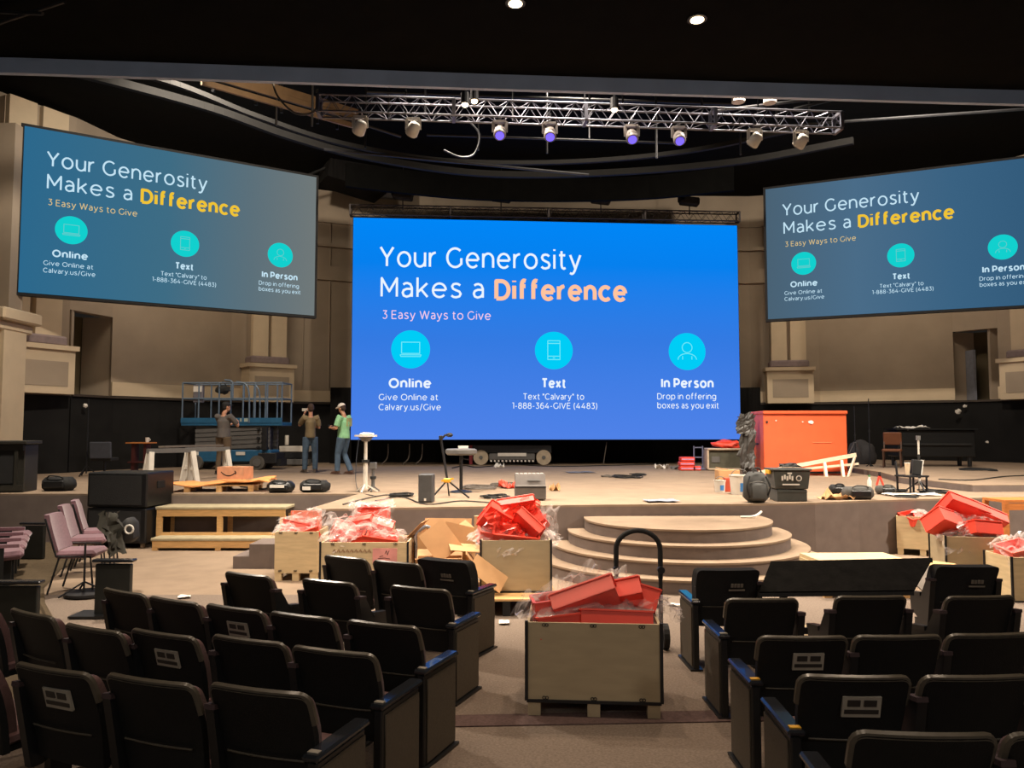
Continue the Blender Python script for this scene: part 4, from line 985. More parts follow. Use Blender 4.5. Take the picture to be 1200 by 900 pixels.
# duffel bags, brown paper, clutter right of the ladder
e = bag('duffel_bag', 1010, 586, .52, .24, 'long dark grey duffel bag on the right stage edge', 'bag', mat('duffel_grey', (72, 70, 66), .8), 8, d=.28)
e = bag('duffel_bag', 985, 580, .28, .2, 'short dark bag behind the left end of the duffel', 'bag', rubber, 9, d=.25)
e = bag('duffel_bag', 1042, 580, .34, .18, 'grey bag right of the long duffel', 'bag', mat('duffel_grey', (72, 70, 66)), 11, d=.25)
litter(980, 585, .5, .35, 'torn brown cardboard sheet hanging at the stage edge', card, 3, 'cardboard', .1, 'cardboard_scrap', .09)
e = thing('red_pliers', 'red-handled bolt cutter standing behind the duffel bags', 'tool', st(1031, 570)); MB().bar((-.06, 0, .02), (.0, 0, .22), .03, .03).build('handle', redp, e); MB().bar((.07, 0, .02), (.0, 0, .22), .03, .03).build('handle', redp, e); MB().bar((0, 0, .2), (.0, 0, .28), .04, .03).build('jaw', steel_dk, e)
e = thing('white_bottle', 'small white bottle behind the duffel bags', 'bottle', st(1019, 572)); MB().lathe([(.04, 0), (.042, .14), (.02, .18), (.02, .22)], 12).build('bottle_body', white_m, e, smooth=True); MB().cyl((0, 0, .23), .022, .03, 10).build('bottle_cap', mat('green_cap', (90, 140, 90), .5), e)
# black stool + white pole + small speaker right
e = stand(1078, 577, .95, 'thin pole stand with white taped sections at the right stage', m=white_m, r=.016, spread=.25, lh=.2, legm=steel_dk)
for z in (.3, .62): MB().cyl((0, 0, z), .022, .1, 8).build('black_tape', rubber, e)
MB().box((0, 0, .96), (.06, .05, .08)).build('head_clip', greyp, e)
p = st(1069, 578); e = thing('small_chair_frame', 'small dark metal chair frame beside the taped pole', 'chair', (p.x, p.y, ST), R(15))
for x in (-.17, .17):
    for y in (-.15, .15): MB().bar((x, y, 0), (x, y, .3), .025, .025).build('leg', steel_dk, e)
MB().box((0, 0, .3), (.4, .36, .03)).build('seat', steel_dk, e); MB().bar((-.17, .15, .3), (-.17, .18, .55), .025, .025).build('back_post', steel_dk, e)
q_ = Vector((p.x+.03, p.y, ST+.32)); e = thing('small_speaker', 'small black speaker with a pale edge on the metal frame', 'speaker', q_, R(-10)); MB().box((0.05, 0, .13), (.15, .14, .26), rot=(0, .15, 0), bev=.01).build('cabinet', rubber, e); MB().box((.125, -.02, .13), (.012, .15, .26), rot=(0, .15, 0)).build('edge_strip', paper, e)
e = thing('paper_cup', 'tall pale cup standing beside the small black speaker', 'cup', Vector((q_.x-.1, q_.y, q_.z))); MB().lathe([(.03, 0), (.045, .2), (.048, .2)], 12).build('cup_body', mat('cream_cup', (232, 206, 170), .6), e); MB().cyl((0, 0, .205), .048, .012, 12).build('cup_lid', paper, e)
coil(1048, 577, .16, 4, 'black cable heap at the left foot of the taped pole', rubber, 21); coil(1094, 578, .2, 4, 'black cable heap at the right foot of the taped pole', rubber, 22); coil(1060, 583, .16, 2, 'flat black cable on the right stage edge', rubber, 23)
litter(1068, 581, .9, .25, 'white cloth under the cables at the right stage edge', paper, 15, 'cloth', 0, 'floor_cloth', .02)
cable(stc([(1100, 570), (1140, 571), (1180, 566), (1230, 564)], .14), 'long cable trailing across the raised right wing', .012)
def coil_w(px, py, r, n, label, seed):
    o = coil(px, py, r, n, label, rubber, seed); o.location.z = .125; return o
coil_w(1146, 557, .32, 3, 'black cable coil on the raised right wing', 31); coil_w(1160, 558, .16, 2, 'small cable coil right of the one on the raised wing', 32)
# tall thin stands behind the chest
for px, h, lb in ((1003, 1.75, 'thin tall mic stand right behind the orange chest'), (1020, 1.95, 'tall thin pole stand right of the orange chest')):
    stand(px, 552, h, lb, r=.012, spread=.25, lh=.2)
tag(MB().lump(st(1010, 549)+Vector((0, 0, .38)), (.42, .3, .42), 4, .12, flat=-.37).build('covered_drum', mat('dark_cover', (44, 42, 44), .8), smooth=True), 'dark covered round drum standing behind the ladder', 'drum')
# piano at the right back and orange chair
p = at(1098, 547, z=ST+.125); e = thing('upright_piano', 'black piano body with a pale cloth on it by the back wall, right', 'piano', p, R(-8))
MB().box((.0, .4, .62), (1.95, .8, .72), bev=.02).build('case', blackpl, e); MB().box((.0, .38, 1.0), (2.05, .9, .04)).build('lid', blackpl, e)
for x in (-.85, .85):
    for y in (.08, .7): MB().cyl((x, y, .24), .05, .47, 10, r2=.07).build('leg', blackpl, e)
MB().box((0, .05, .6), (1.7, .2, .05)).build('key_slip', rubber, e)
e2 = litter(1075, 505, .8, .35, 'pale cloth lying along the left of the black piano top', paper, 5, 'cloth', -.1, 'pale_cloth', .06, zz=1.0); e2.location = Vector(p)+Vector((-.55, .35, 1.02+.02))-Vector(at(1075, 505, z=1.0)) if False else e2.location
bpy.data.objects.remove(e2)
s = MB().sheet((0, 0, 0), .75, .5, 5, .06, 8, (0, 0, 0), 4, .03); e2 = tag(s.build('pale_cloth', paper), 'pale cloth lying along the left of the black piano top', 'cloth'); e2.location = Vector(p)+Vector((-.5, .3, 1.03)); e2.modifiers.new('t', 'SOLIDIFY').thickness = .006
def simple_chair(p, rz, label, m, fm=steel_dk, arms=False):
    e = thing('side_chair', label, 'chair', p, rz)
    MB().box((0, 0, .45), (.46, .44, .07), bev=.02).build('seat', m, e); MB().box((0, -.24, .75), (.44, .05, .34), rot=(-.15, 0, 0), bev=.02).build('backrest', m, e)
    for x in (-.2, .2):
        MB().bar((x, .2, 0), (x, .2, .43), .03, .03).build('leg', fm, e); MB().bar((x, -.26, 0), (x, -.2, .43), .03, .03).build('leg', fm, e); MB().bar((x, -.2, .43), (x, -.25, .7), .03, .03).build('back_post', fm, e)
    return e
simple_chair(at(1046, 548, z=ST+.125), R(150), 'orange-brown wooden chair left of the black piano', mat('dark_orange_wood', (96, 54, 28), .6), mat('dark_brown_wood', (70, 44, 28), .6))
for i, (x, y, rr) in enumerate(((1123, 482, .1), (1131, 476, .06), (1157, 518, .05))):
    p = at(x, y, Y=24.0 if x < 1140 else 23.0); e = thing('wall_clip', 'small white clip on the dark back wall, '+['left of a pair above the piano', 'right of a pair above the piano', 'right of the piano'][i], 'clip', p)
    MB().lump((0, 0, 0), (rr, .03, rr*.8), i, .3, n=2).build('clip_body', paper, e)
# ------------------------------------------------------------ left of the stage: organ, chairs, loudspeakers
p = at(-17, 578, z=ST); e = thing('organ_console', 'dark wooden organ console back with two framed panels at far left', 'organ', (p.x, p.y, ST), R(10))
om = mat('dark_green_wood', (44, 42, 36), .5)
MB().box((-.1, .35, .42), (1.35, .55, .84), bev=.01).build('case', om, e); MB().box((-.1, .33, .88), (1.45, .66, .06), bev=.01).build('top', om, e)
for x in (-.5, .17): 
    MB().box((x, .07, .46), (.5, .03, .6)).build('panel', rubber, e)
    for sx in (-1, 1): MB().box((x+sx*.28, .06, .46), (.06, .05, .66)).build('stile', om, e)
for z in (.08, .79): MB().box((-.1, .06, z), (1.32, .05, .1)).build('frame_rail', om, e)
bag('gear_bag', 62, 576, .6, .3, 'black gear bag heap beside the organ console', 'bag', rubber, 14)
p = at(60, 548, z=ST); e = thing('equipment_cabinet', 'tall dark blue-grey cabinet standing behind the organ console', 'cabinet', (p.x-.55, p.y+.2, ST), R(30))
MB().box((0, .3, .95), (1.5, .6, 1.9), bev=.01).build('cabinet_body', mat('bluegrey_cabinet', (52, 60, 64), .6), e); MB().box((.72, -.02, .6), (.05, .05, 1.1)).build('edge_strip', greyp, e)
MB().box((-.35, -.006, .95), (.68, .012, 1.8)).build('door', mat('bluegrey_cabinet', (52, 60, 64)), e); MB().box((.35, -.006, .95), (.66, .012, 1.8)).build('door', mat('bluegrey_cabinet', (52, 60, 64)), e)
p = at(119, 558, z=ST); e = thing('office_chair', 'black chair with a square back facing away at the dark wall', 'chair', p, R(5))
MB().box((0, -.1, .62), (.5, .06, .4), rot=(.1, 0, 0), bev=.02).build('backrest', mat('slate_fabric', (62, 64, 72), .8), e); MB().box((0, .15, .4), (.48, .45, .08), bev=.02).build('seat', rubber, e)
MB().tube([(0, .15, .08), (0, .15, .38)], .03, 8).build('post', steel_dk, e)
for i in range(5): MB().bar((0, .15, .1), (.26*math.cos(i*1.257), .15+.26*math.sin(i*1.257), .03), .035, .03).build('base_leg', steel_dk, e)
p = at(160, 556, z=ST); e = thing('small_table', 'small dark red-brown table with a white mug by the dark wall', 'table', p, 0)
MB().box((0, .2, .78), (.6, .4, .03)).build('tabletop', orange_wood, e)
for x in (-.15, .15): MB().bar((x, .2, 0), (x, .2, .77), .07, .25).build('leg', mat('oxblood', (70, 24, 22), .6), e)
MB().box((0, .2, .3), (.5, .36, .03)).build('shelf', MATS['oxblood'], e)
e = thing('mug', 'white mug on the small red-brown table', 'mug', Vector(p)+Vector((.17, .15, .795))); MB().lathe([(.04, 0), (.045, .12), (.035, .12), (.03, .02)], 12).build('mug_body', paper, e); MB().tube(smooth_pts([(.04, 0, .03), (.08, 0, .06), (.045, 0, .1)], 4), .008, 6).build('handle', paper, e)
stand(101, 558, 1.85, 'tall thin stand with a white tip left of the slate chair', r=.012, spread=.25)
tag(MB().lump(at(100, 475.5, Y=20.2), (.06, .06, .06), 2, .2, n=2).build('white_bulb', paper), 'small white ball hanging above the thin left stand', 'ball')
for i, (x, y) in enumerate(((77, 487), (76, 504), (75, 515), (149, 492), (138, 503))):
    tag(MB().lump(at(x, y, Y=20.4 if x < 100 else 22.2), (.05, .03, .08), i, .3, n=2).build('paper_tag', paper), ['uppermost', 'second', 'lowest', 'right', 'middle'][i]+' white scrap hung on the dark wall at left, '+('in the column behind the cabinet' if i < 3 else 'above the small table'), 'paper')
# rolled case row behind persons
p = at(344, 546, z=ST); e = thing('drawer_case', 'pale low equipment case standing behind the olive T-shirt', 'case', p, 0)
for i in range(3): MB().box((0, .2, .12+i*.2), (.9, .4, .17), bev=.01).build('drawer', [greyp, steel_dk, white_m][i], e)
tag(MB().cyl(Vector(p)+Vector((-.28, .2, .79)), .06, .3, 12).build('white_canister', white_m), 'white canister on the pale equipment case', 'canister')
# tall stacked subwoofers on the hall floor
p = fl(136, 643)
for i in range(2):
    e = thing('subwoofer', ['large black subwoofer, lower of the stacked pair left of the bench', 'large black subwoofer, upper of the stacked pair left of the bench'][i], 'subwoofer', (p.x+.02, p.y+.42, .08+i*.585), R(-7), None)
    MB().box((0, 0, .288), (1.06, .8, .572), bev=.02).build('cabinet', blackpl, e); MB().box((-.02, -.405, .288), (.92, .012, .48)).build('grille', mat('black_grille', (30, 30, 30), .7, bump=.4, bscale=120), e)
    MB().box((.535, 0, .36), (.012, .22, .12), bev=.005).build('side_handle', rubber, e)
    if i == 0:
        for x in (-.42, .42):
            for y in (-.3, .3): MB().cyl((x, y, -.04), .04, .04, 12, axis='x').build('caster', tyre, e)
# pine bench frame with carpeted tops
def bench(px0, px1, py_b, z, d, label, legs=True):
    a = fl(px0, py_b); w = (px1-px0)/900*a.y; e = thing('choir_riser', label, 'riser bench', (a.x+w/2, a.y+d/2, 0), 0)
    MB().box((0, 0, z-.02), (w+.04, d+.04, .05), bev=.01).build('carpeted_top', mat('sage_carpet', (164, 152, 122), .9, bump=.3, bscale=200), e)
    MB().box((0, -d/2+.02, z-.10), (w, .04, .11)).build('front_rail', pine, e); MB().box((0, d/2-.02, z-.10), (w, .04, .11)).build('back_rail', pine, e)
    if legs:
        for x in (-w/2+.04, -.02, w/2-.04):
            for y in (-d/2+.03, d/2-.03): MB().box((x, y, (z-.15)/2), (.09, .05, z-.15)).build('leg', pine, e)
        MB().box((0, d/2-.02, .2), (w, .03, .1)).build('lower_rail', pine, e)
    return e
bench(178, 333, 645.5, .2, .35, 'low front tier of the two-tier pine riser bench')
a = fl(178, 645.5); b2 = bench(189, 338, 641, .66, .55, 'tall back tier of the two-tier pine riser bench'); b2.location.y = a.y+.40+.275; b2.location.x = at(264, 600, Y=a.y+.6).x
# carpeted portable steps beside the thrust
p = fl(300, 666.5); e = thing('portable_steps', 'grey carpeted portable steps half hidden by the left crate', 'steps', p, 0)
MB().box((.05, .3, .085), (.75, .6, .17)).build('lower_step', riser, e); MB().box((.15, .3, .255), (.50, .6, .17)).build('upper_step', riser, e)

# ------------------------------------------------------------ crates with red bins
def crate(px, py, w, d, h, label, rz=0, m=ply, pal=.1, clips=True, edges=True, stencil=False):
    p = fl(px, py); e = thing('plywood_crate', label, 'crate', (p.x, p.y, 0), rz)
    c_, s_ = math.cos(rz), math.sin(rz); e.location.x += -s_*d/2; e.location.y += c_*d/2
    if pal:
        for x in (-w/2+.05, 0, w/2-.05):
            for y in (-d/2+.05, d/2-.05): MB().box((x, y, pal/2), (.085, .09, pal)).build('pallet_block', m, e)
    t = .018
    MB().box((0, 0, pal+t/2), (w, d, t)).build('bottom_panel', m, e)
    for sy in (-1, 1): MB().box((0, sy*(d/2-t/2), pal+h/2+t/2), (w-.004, t, h-t)).build('side_panel', m, e)
    for sx in (-1, 1): MB().box((sx*(w/2-t/2), 0, pal+h/2+t/2), (t, d-2*t-.002, h-t)).build('end_panel', m, e)
    if edges:
        for sx in (-1, 1):
            for sy in (-1, 1): MB().box((sx*(w/2+.002), sy*(d/2+.001), pal+h/2+.01), (.022, .022, h)).build('edge_strip', steel_dk, e)
        MB().box((0, -d/2-.002, pal+.008), (w, .012, .02)).build('edge_strip', steel_dk, e)
    if clips:
        for x in (-w*.36, 0, w*.36):
            for zz in (pal+h-.015, pal+.03):
                cl = MB()
                for s2 in (-1, 1): cl.tube([(x+s2*.010+.010*math.cos(a), -d/2-.006, zz+.010*math.sin(a)) for a in [2*PI*i/8 for i in range(8)]], .0028, 5, closed=True)
                cl.build('clip', steel_dk, e)
    return e, Vector((e.location.x, e.location.y, pal+h))
def red_bin(loc, dims, rot, label, m=redp):
    e = thing('red_bin', label, 'bin', loc); e.rotation_euler = rot; w, d, h = dims; t = .008
    MB().box((0, 0, t/2), (w, d, t)).build('base', m, e)
    b = MB(); b.box((0, -d/2+t/2, h/2), (w, t, h)); b.box((0, d/2-t/2, h/2), (w, t, h)); b.box((-w/2+t/2, 0, h/2), (t, d-2*t, h)); b.box((w/2-t/2, 0, h/2), (t, d-2*t, h))
    b.build('walls', m, e); r_ = MB()
    for a_, b_ in (((-w/2, -d/2), (w/2, -d/2)), ((-w/2, d/2), (w/2, d/2)), ((-w/2, -d/2), (-w/2, d/2)), ((w/2, -d/2), (w/2, d/2))): r_.bar((a_[0], a_[1], h), (b_[0], b_[1], h), .022, .012)
    r_.build('rim', m, e); return e
def wrap(loc, parts, label, m=film):
    e = thing('plastic_wrap', label, 'plastic wrap', loc); b = MB()
    for i, (x, y, z, w, d, rx, ry, rz, amp) in enumerate(parts): MB().sheet((x, y, z), w, d, int(abs(loc[0]*31+i*7)) % 97, amp*.6, 10, (rx, ry, rz), 3.2, .09, droop=.06).build('film_fold', m, e)
    return e
# --- front crate in the aisle
e, top = crate(696, 842, .905, .62, .53, 'grey plywood crate of red bins standing alone in the aisle', R(-4.5), ply_grey)
cx, cy, cz = top
B = [((-.29, .02, -.16), (.22, .22, .27), (.05, -.12, .1), 'red bin leaning at the left end of the aisle crate'),
     ((-.23, -.02, -.03), (.3, .26, .05), (1.3, -.7, .2), 'flat red bin tilted upright second from left in the aisle crate'),
     ((-.03, -.08, .04), (.46, .3, .12), (-.75, -.35, -.1), 'large pinkish red tray tilted up in the middle of the aisle crate'),
     ((.2, .0, .03), (.36, .28, .14), (-.8, -.22, -.1), 'red tray right of centre in the aisle crate'),
     ((.35, .02, .0), (.2, .24, .16), (-.5, .25, -.2), 'red bin at the right end of the aisle crate'),
     ((.14, -.17, -.08), (.5, .2, .12), (-.35, .05, .05), 'red bin lying low along the front of the aisle crate'),
     ((-.24, -.18, -.12), (.3, .18, .14), (-.2, -.1, .1), 'red bin low at the front left of the aisle crate'), ((.05, .15, -.1), (.6, .24, .16), (0, .05, 0), 'red bin lying at the back of the aisle crate')]
for i, (l_, dm, rt, lb) in enumerate(B): red_bin((cx+l_[0], cy+l_[1], cz+l_[2]), dm, rt, lb, pinkp if i in (2, 0) else redp)
wrap((cx, cy, cz), [(-.3, -.05, .06, .45, .4, .5, -.4, .3, .08), (-.06, .06, .16, .3, .3, 1.2, -.5, .2, .1), (.12, -.05, .10, .4, .35, .7, .3, 0, .1), (.2, .1, .13, .35, .3, .9, -.2, .4, .1), (.4, .0, .03, .3, .35, .4, .6, 0, .09), (0, -.17, .01, .8, .25, .6, 0, 0, .05)], 'clear crumpled film over the red bins in the aisle crate')
wrap((cx+.56, cy, cz-.0), [(0, 0, .05, .22, .2, .3, .6, 0, .08)], 'loose tail of clear film sticking out right of the aisle crate')
# hand truck behind
p = fl(737, 737); e = thing('hand_truck', 'black hand truck with an arched handle standing behind the aisle crate', 'hand truck', (p.x, p.y-.6, 0), 0)
hw = .2
MB().tube([(-hw, 0, .05), (-hw, 0, .62)], .019, 10).build('left_tube', steel_dk, e); MB().tube([(hw, 0, .05), (hw, 0, .62)], .019, 10).build('right_tube', steel_dk, e)
MB().tube([(-hw, 0, .74)]+[(hw*math.cos(a), 0, .86+.17*math.sin(a)) for a in [PI-PI*i/14 for i in range(15)]]+[(hw, 0, .74)], .023, 10).build('arched_handle', rubber, e)
for x in (-hw, hw): MB().tube([(x, 0, .6), (x, 0, .76)], .022, 10).build('handle_sleeve', rubber, e); MB().cyl((x, -.02, .68), .034, .05, 10, axis='y').build('lock_knob', steel_dk, e)
for z in (.12, .35): MB().bar((-hw, 0, z), (hw, 0, z), .03, .03).build('cross_bar', steel_dk, e)
MB().box((0, .16, .015), (.44, .3, .02)).build('toe_plate', steel_dk, e)
for x in (-.22, .22): MB().cyl((x, -.08, .11), .11, .05, 16, axis='x').build('wheel', rubber, e)
# --- left group
e, top = crate(346, 681, .55, .6, .53, 'plywood crate at the left end of the crate group', 0, pal=.1, clips=True, edges=False)
cx, cy, cz = top
tag(MB().box((cx-.02, cy+.26, cz+.08), (.42, .02, .26), rot=(.05, 0, 0)).build('pink_board', mat('salmon_board', (226, 136, 104), .6)), 'salmon pink board standing in the back of the left crate', 'board')
red_bin((cx-.1, cy, cz-.1), (.34, .3, .17), (-.3, .2, 0), 'red bin at left in the left crate', pinkp); red_bin((cx+.12, cy-.08, cz-.1), (.3, .3, .15), (.2, -.3, .2), 'red bin at right in the left crate')
wrap((cx, cy, cz), [(-.05, -.1, .06, .5, .4, .5, .1, .1, .1), (.1, .0, .1, .4, .4, .9, -.3, .2, .12), (-.25, -.1, .05, .22, .2, .3, -.5, 0, .06)], 'clear film over the red bins in the left crate')
e, top = crate(426, 703, 1.0, .6, .55, 'wide plywood crate with a pink label in front of the left group', 0, pal=.1)
cx, cy, cz = top
lab = MB().box((.24, -.306, .50), (.28, .006, .17)).build('pink_label', mat('pink_label', (222, 150, 142), .6), e)
wr = MB(); strokes(wr, [[(0, 0), (.02, .04), (.03, -.01), (.05, .04)], [(-.08, -.05), (.0, -.045), (.06, -.055)], [(-.06, -.03), (-.02, -.02)]], .006, lambda q: (.24+q[0], -.311, .52+q[1])); wr.build('scribble', rubber, lab)
wr = MB(); strokes(wr, [[(-.36+.05*i, .53), (-.34+.05*i, .56), (-.32+.05*i, .53), (-.34+.05*i, .535)] for i in range(9)], .007, lambda q: (q[0], -.306, q[1]+.01)); o = wr.build('stencilled_marks', mat('ink_brown', (150, 110, 80), .7), e); o['kind'] = 'stuff'
for i, (x, y, w_) in enumerate(((-.2, -.02, .42), (.12, .0, .4))): red_bin((cx+x, cy+y, cz-.11), (w_, .3, .16), (.12, (-.12, .15)[i], .1), ['red bin at left in the wide labelled crate', 'red bin at right in the wide labelled crate'][i])
for i, (x, y, z, rt) in enumerate(((-.32, .1, .02, (.4, .3, .3)), (-.12, .14, .1, (.7, -.2, -.2)), (.08, .18, .06, (.5, .3, .1)))): red_bin((cx+x, cy+y, cz+z), (.3, .24, .12), (-rt[0]-.4, rt[1], rt[2]), ['leftmost pink tray heaped above the wide labelled crate', 'middle pink tray heaped above the wide labelled crate', 'rightmost pink tray heaped above the wide labelled crate'][i], pinkp)
wrap((cx, cy, cz), [(-.25, .0, .12, .55, .45, .6, .1, .3, .12), (0, .1, .16, .5, .4, .9, -.2, 0, .12), (-.32, -.2, .05, .4, .3, .8, -.5, .3, .08), (.25, .0, .06, .35, .3, .4, .3, 0, .1), (-.2, .15, .28, .08, .28, 1.5, 0, .3, .05)], 'big heap of clear film above the wide labelled crate')
e, top = crate(435, 683, .45, .5, .6, 'narrow plywood crate behind the wide labelled one', 0, pal=.1, edges=False)
cx, cy, cz = top
red_bin((cx, cy-.1, cz-.1), (.38, .3, .35), (0, 0, 0), 'tall red bin wrapped in film in the narrow crate'); 
wrap((cx, cy, cz+.08), [(0, -.24, .03, .5, .42, 1.45, 0, 0, .05), (0, -.05, .2, .46, .36, .2, 0, 0, .06), (-.2, -.1, .03, .3, .4, 1.5, .0, 1.2, .06)], 'clear film bag around the tall red bin in the narrow crate')
# cardboard boxes
p = fl(530, 700)
def carton(loc, dims, rz, label, flaps):
    e = thing('open_carton', label, 'carton', loc, rz); w, d, h = dims; t = .008
    b = MB(); b.box((0, -d/2, h/2), (w, t, h)); b.box((0, d/2, h/2), (w, t, h)); b.box((-w/2, 0, h/2), (t, d, h)); b.box((w/2, 0, h/2), (t, d, h)); b.box((0, 0, t), (w, d, t)); b.build('box_walls', card, e)
    for (x, y, fw, fd, rx, ry) in flaps: MB().box((x, y, h), (fw, fd, t), rot=(rx, ry, 0)).build('flap', card, e)
    return e
carton((p.x-.12, 8.7, 0), (.5, .45, .5), R(4), 'open brown carton standing right behind the logo-covered left seat', [(0, .3, .52, .2, .5, 0), (.36, 0, .2, .42, 0, .9), (0, -.3, .5, .2, -.7, 0)])
carton((p.x-.1, 9.5, 0), (.62, .5, .72), R(-6), 'taller open carton behind the lower one beside the tall crate', [(-.05, .3, .6, .22, 1.2, 0), (-.38, 0, .3, .48, 0, -.8), (.3, 0, .3, .45, 0, .7)])
for i, (px, py, w_, d_, r3) in enumerate(((516, 634, .34, .4, (1.1, -.6, .3)), (538, 630, .4, .3, (1.35, .2, -.15)), (572, 672, .42, .22, (.9, .65, .1)), (548, 642, .42, .26, (.2, .1, .2)))):
    tag(MB().box(at(px, py, Y=(8.95, 9.15, 8.3, 8.9)[i]), (w_, d_, .008), rot=r3).build('cardboard_sheet', card), ['loose cardboard flap leaning left inside the carton pile', 'upright cardboard panel at the top of the carton pile', 'cardboard strip sloping down in front of the tall crate', 'flat cardboard piece lying across the carton pile'][i], 'cardboard')
p = at(494, 640, Y=9.3); tag(MB().tube(smooth_pts([Vector((p.x-.02, p.y, .02)), Vector((p.x-.02, p.y, .45)), Vector((p.x-.07, p.y, .66)), Vector((p.x+.04, p.y, .78)), Vector((p.x+.1, p.y, .77))], 5), .02, 8).build('cart_handle', mat('silver_handle', (170, 172, 180), .3, .7)), 'bent silver trolley handle left of the carton pile', 'handle')
# --- tall crate on the wooden platform
e = thing('wooden_platform', 'low wooden platform carrying the tall grey crate', 'platform', (at(590, 700, Y=8.6).x-.0, 8.62, 0), R(2))
for j in range(6): MB().box((.02, -.42+j*.168, .17), (1.08, .16, .022)).build('deck_board', pine, e)
for x in (-.45, .02, .48): MB().box((x, 0, .08), (.08, .95, .155)).build('runner', steel_dk, e)
e, top = crate(604, 716, .76, .62, .56, 'tall grey plywood crate with crumpled red bins on the platform', R(1), ply_grey, pal=0, clips=False)
e.location.y = 8.75; e.location.x = at(604, 660, Y=8.45).x; e.location.z = .182
cx, cy, cz = e.location.x, e.location.y, .742
tag(MB().box((cx-.32, cy+.33, cz+.05), (.32, .016, .3), rot=(.12, 0, .1)).build('lid_board', ply), 'plywood lid leaning behind the left of the tall grey crate', 'board')
for i, (l_, dm, rt, m_) in enumerate((((-.2, -.02, .14), (.38, .32, .12), (-.95, .55, .2), redp), ((.03, .05, .22), (.42, .36, .12), (-1.1, -.15, 0), redp), ((.1, -.12, .1), (.34, .3, .1), (-.8, .7, -.3), redp), ((.27, .0, .08), (.26, .26, .16), (-.5, -.7, 0), redp), ((-.3, .0, -.06), (.28, .26, .14), (.2, .2, .2), pinkp), ((.0, -.1, -.06), (.5, .3, .14), (.25, .1, 0), redp))):
    red_bin((cx+l_[0], cy+l_[1], cz+l_[2]), dm, rt, ['red tray tilted left on top of the tall grey crate', 'large red tray standing highest on the tall grey crate', 'red tray turned right on top of the tall grey crate', 'red bin at the right edge of the tall grey crate', 'pink red bin at the left edge of the tall grey crate', 'red bin lying low at the front of the tall grey crate'][i], m_)
rf = film_mat('red_tinted_film', (240, 66, 48), .3)
wrap((cx, cy, cz), [(-.08, -.12, .16, .55, .4, .8, .35, .2, .14), (.1, -.05, .22, .42, .4, 1.2, -.2, -.1, .14)], 'red crumpled film wrapped over the bins on the tall grey crate', rf)
wrap((cx, cy, cz), [(-.25, -.1, .02, .5, .35, .5, -.1, .3, .08), (.2, -.15, .02, .5, .3, .6, .1, 0, .08), (.38, .0, .12, .2, .42, 1.3, .1, .3, .05), (-.02, -.28, -.06, .3, .2, 1.1, 0, .2, .05), (.42, -.05, .03, .2, .2, .3, .5, 0, .05)], 'clear film around the rim of the tall grey crate')
# --- right group
e, top = crate(1082, 652, .72, .6, .50, 'plywood crate at the left of the right group by the stage', R(-28), ply, clips=False, edges=False)
cx, cy, cz = top; red_bin((cx-.18, cy-.05, cz-.1), (.3, .3, .12), (.25, -.15, .3), 'red bin at the left corner of the far right-group crate')
wrap((cx, cy, cz), [(.1, 0, .02, .5, .3, .3, .1, 0, .06)], 'clear film lying in the far right-group crate')
e, top = crate(1143, 692, .62, .62, .56, 'grey crate heaped with large red bins in the right group', R(-12), ply_grey, pal=.08, clips=False)
cx, cy, cz = top
for i, (l_, dm, rt) in enumerate((((-.26, -.06, .06), (.36, .3, .2), (-.7, .3, .35)), ((.04, .1, .2), (.54, .4, .14), (-.9, .35, .1)), ((.3, .12, .12), (.5, .34, .14), (-.8, .4, 0)), ((.14, -.16, .0), (.36, .26, .16), (-.3, .1, .1)))):
    red_bin((cx+l_[0], cy+l_[1], cz+l_[2]), dm, rt, ['red bin tipping over the left side of the heaped right crate', 'largest red tray on top of the heaped right crate', 'long red tray reaching right over the heaped right crate', 'red bin low at the front of the heaped right crate'][i])
wrap((cx, cy, cz), [(.1, -.1, .12, .5, .35, .7, .2, 0, .1), (-.15, -.2, -.05, .5, .3, .9, -.1, 0, .06), (.35, .1, .2, .3, .25, .4, .3, 0, .1)], 'clear film over the bins of the heaped right crate')
e, top = crate(1216, 706, .55, .5, .5, 'white-fronted crate at the right edge of the picture', 0, ply, pal=.0, clips=False)
cx, cy, cz = top; red_bin((cx-.05, cy, cz-.05), (.34, .3, .16), (.2, -.2, .1), 'red bin in the crate at the right edge', pinkp); wrap((cx, cy, cz), [(-.1, -.05, .08, .4, .4, .6, -.2, 0, .1)], 'clear film in the crate at the right edge')
# pine frame bench at right stage
p = at(1185, 584, Y=12.0); e = thing('timber_bench', 'orange wooden bench frame on the floor at the right edge', 'frame', (p.x+.15, 12.0, 0), R(4))
MB().box((0, 0, .86), (.9, .5, .04)).build('top_board', orange_wood, e); MB().box((0, -.23, .78), (.9, .04, .1)).build('front_rail', orange_wood, e)
for x in (-.42, .42):
    for y in (-.22, .22): MB().box((x, y, .42), (.07, .06, .84)).build('leg', orange_wood, e)
# stacked crate panels on a pallet behind the black table
p = Vector((4.17, 9.35, 0)); e = pallet('pallet', 'light wooden pallet under the flat plywood sheets at right', (p.x-.05, 9.35, 0), R(-1), 1.0, .68, pine, 5, .14)
for i in range(6): tag(MB().box((p.x-.05+(i % 2)*.02, 9.35+(i % 3)*.02, .163+i*.045), (1.06, .68, .04), rot=(0, 0, .02*(i % 3))).build('plywood_sheet', ply), ['lowest', 'second lowest', 'third', 'fourth', 'fifth', 'topmost'][i]+' plywood panel in the flat stack behind the black table', 'panel')
e = pallet('pallet', 'small pallet glimpsed between the right-hand seats', (at(950, 735, Y=6.7).x, 6.75, 0), 0, .6, .5, ply, 4, .2)
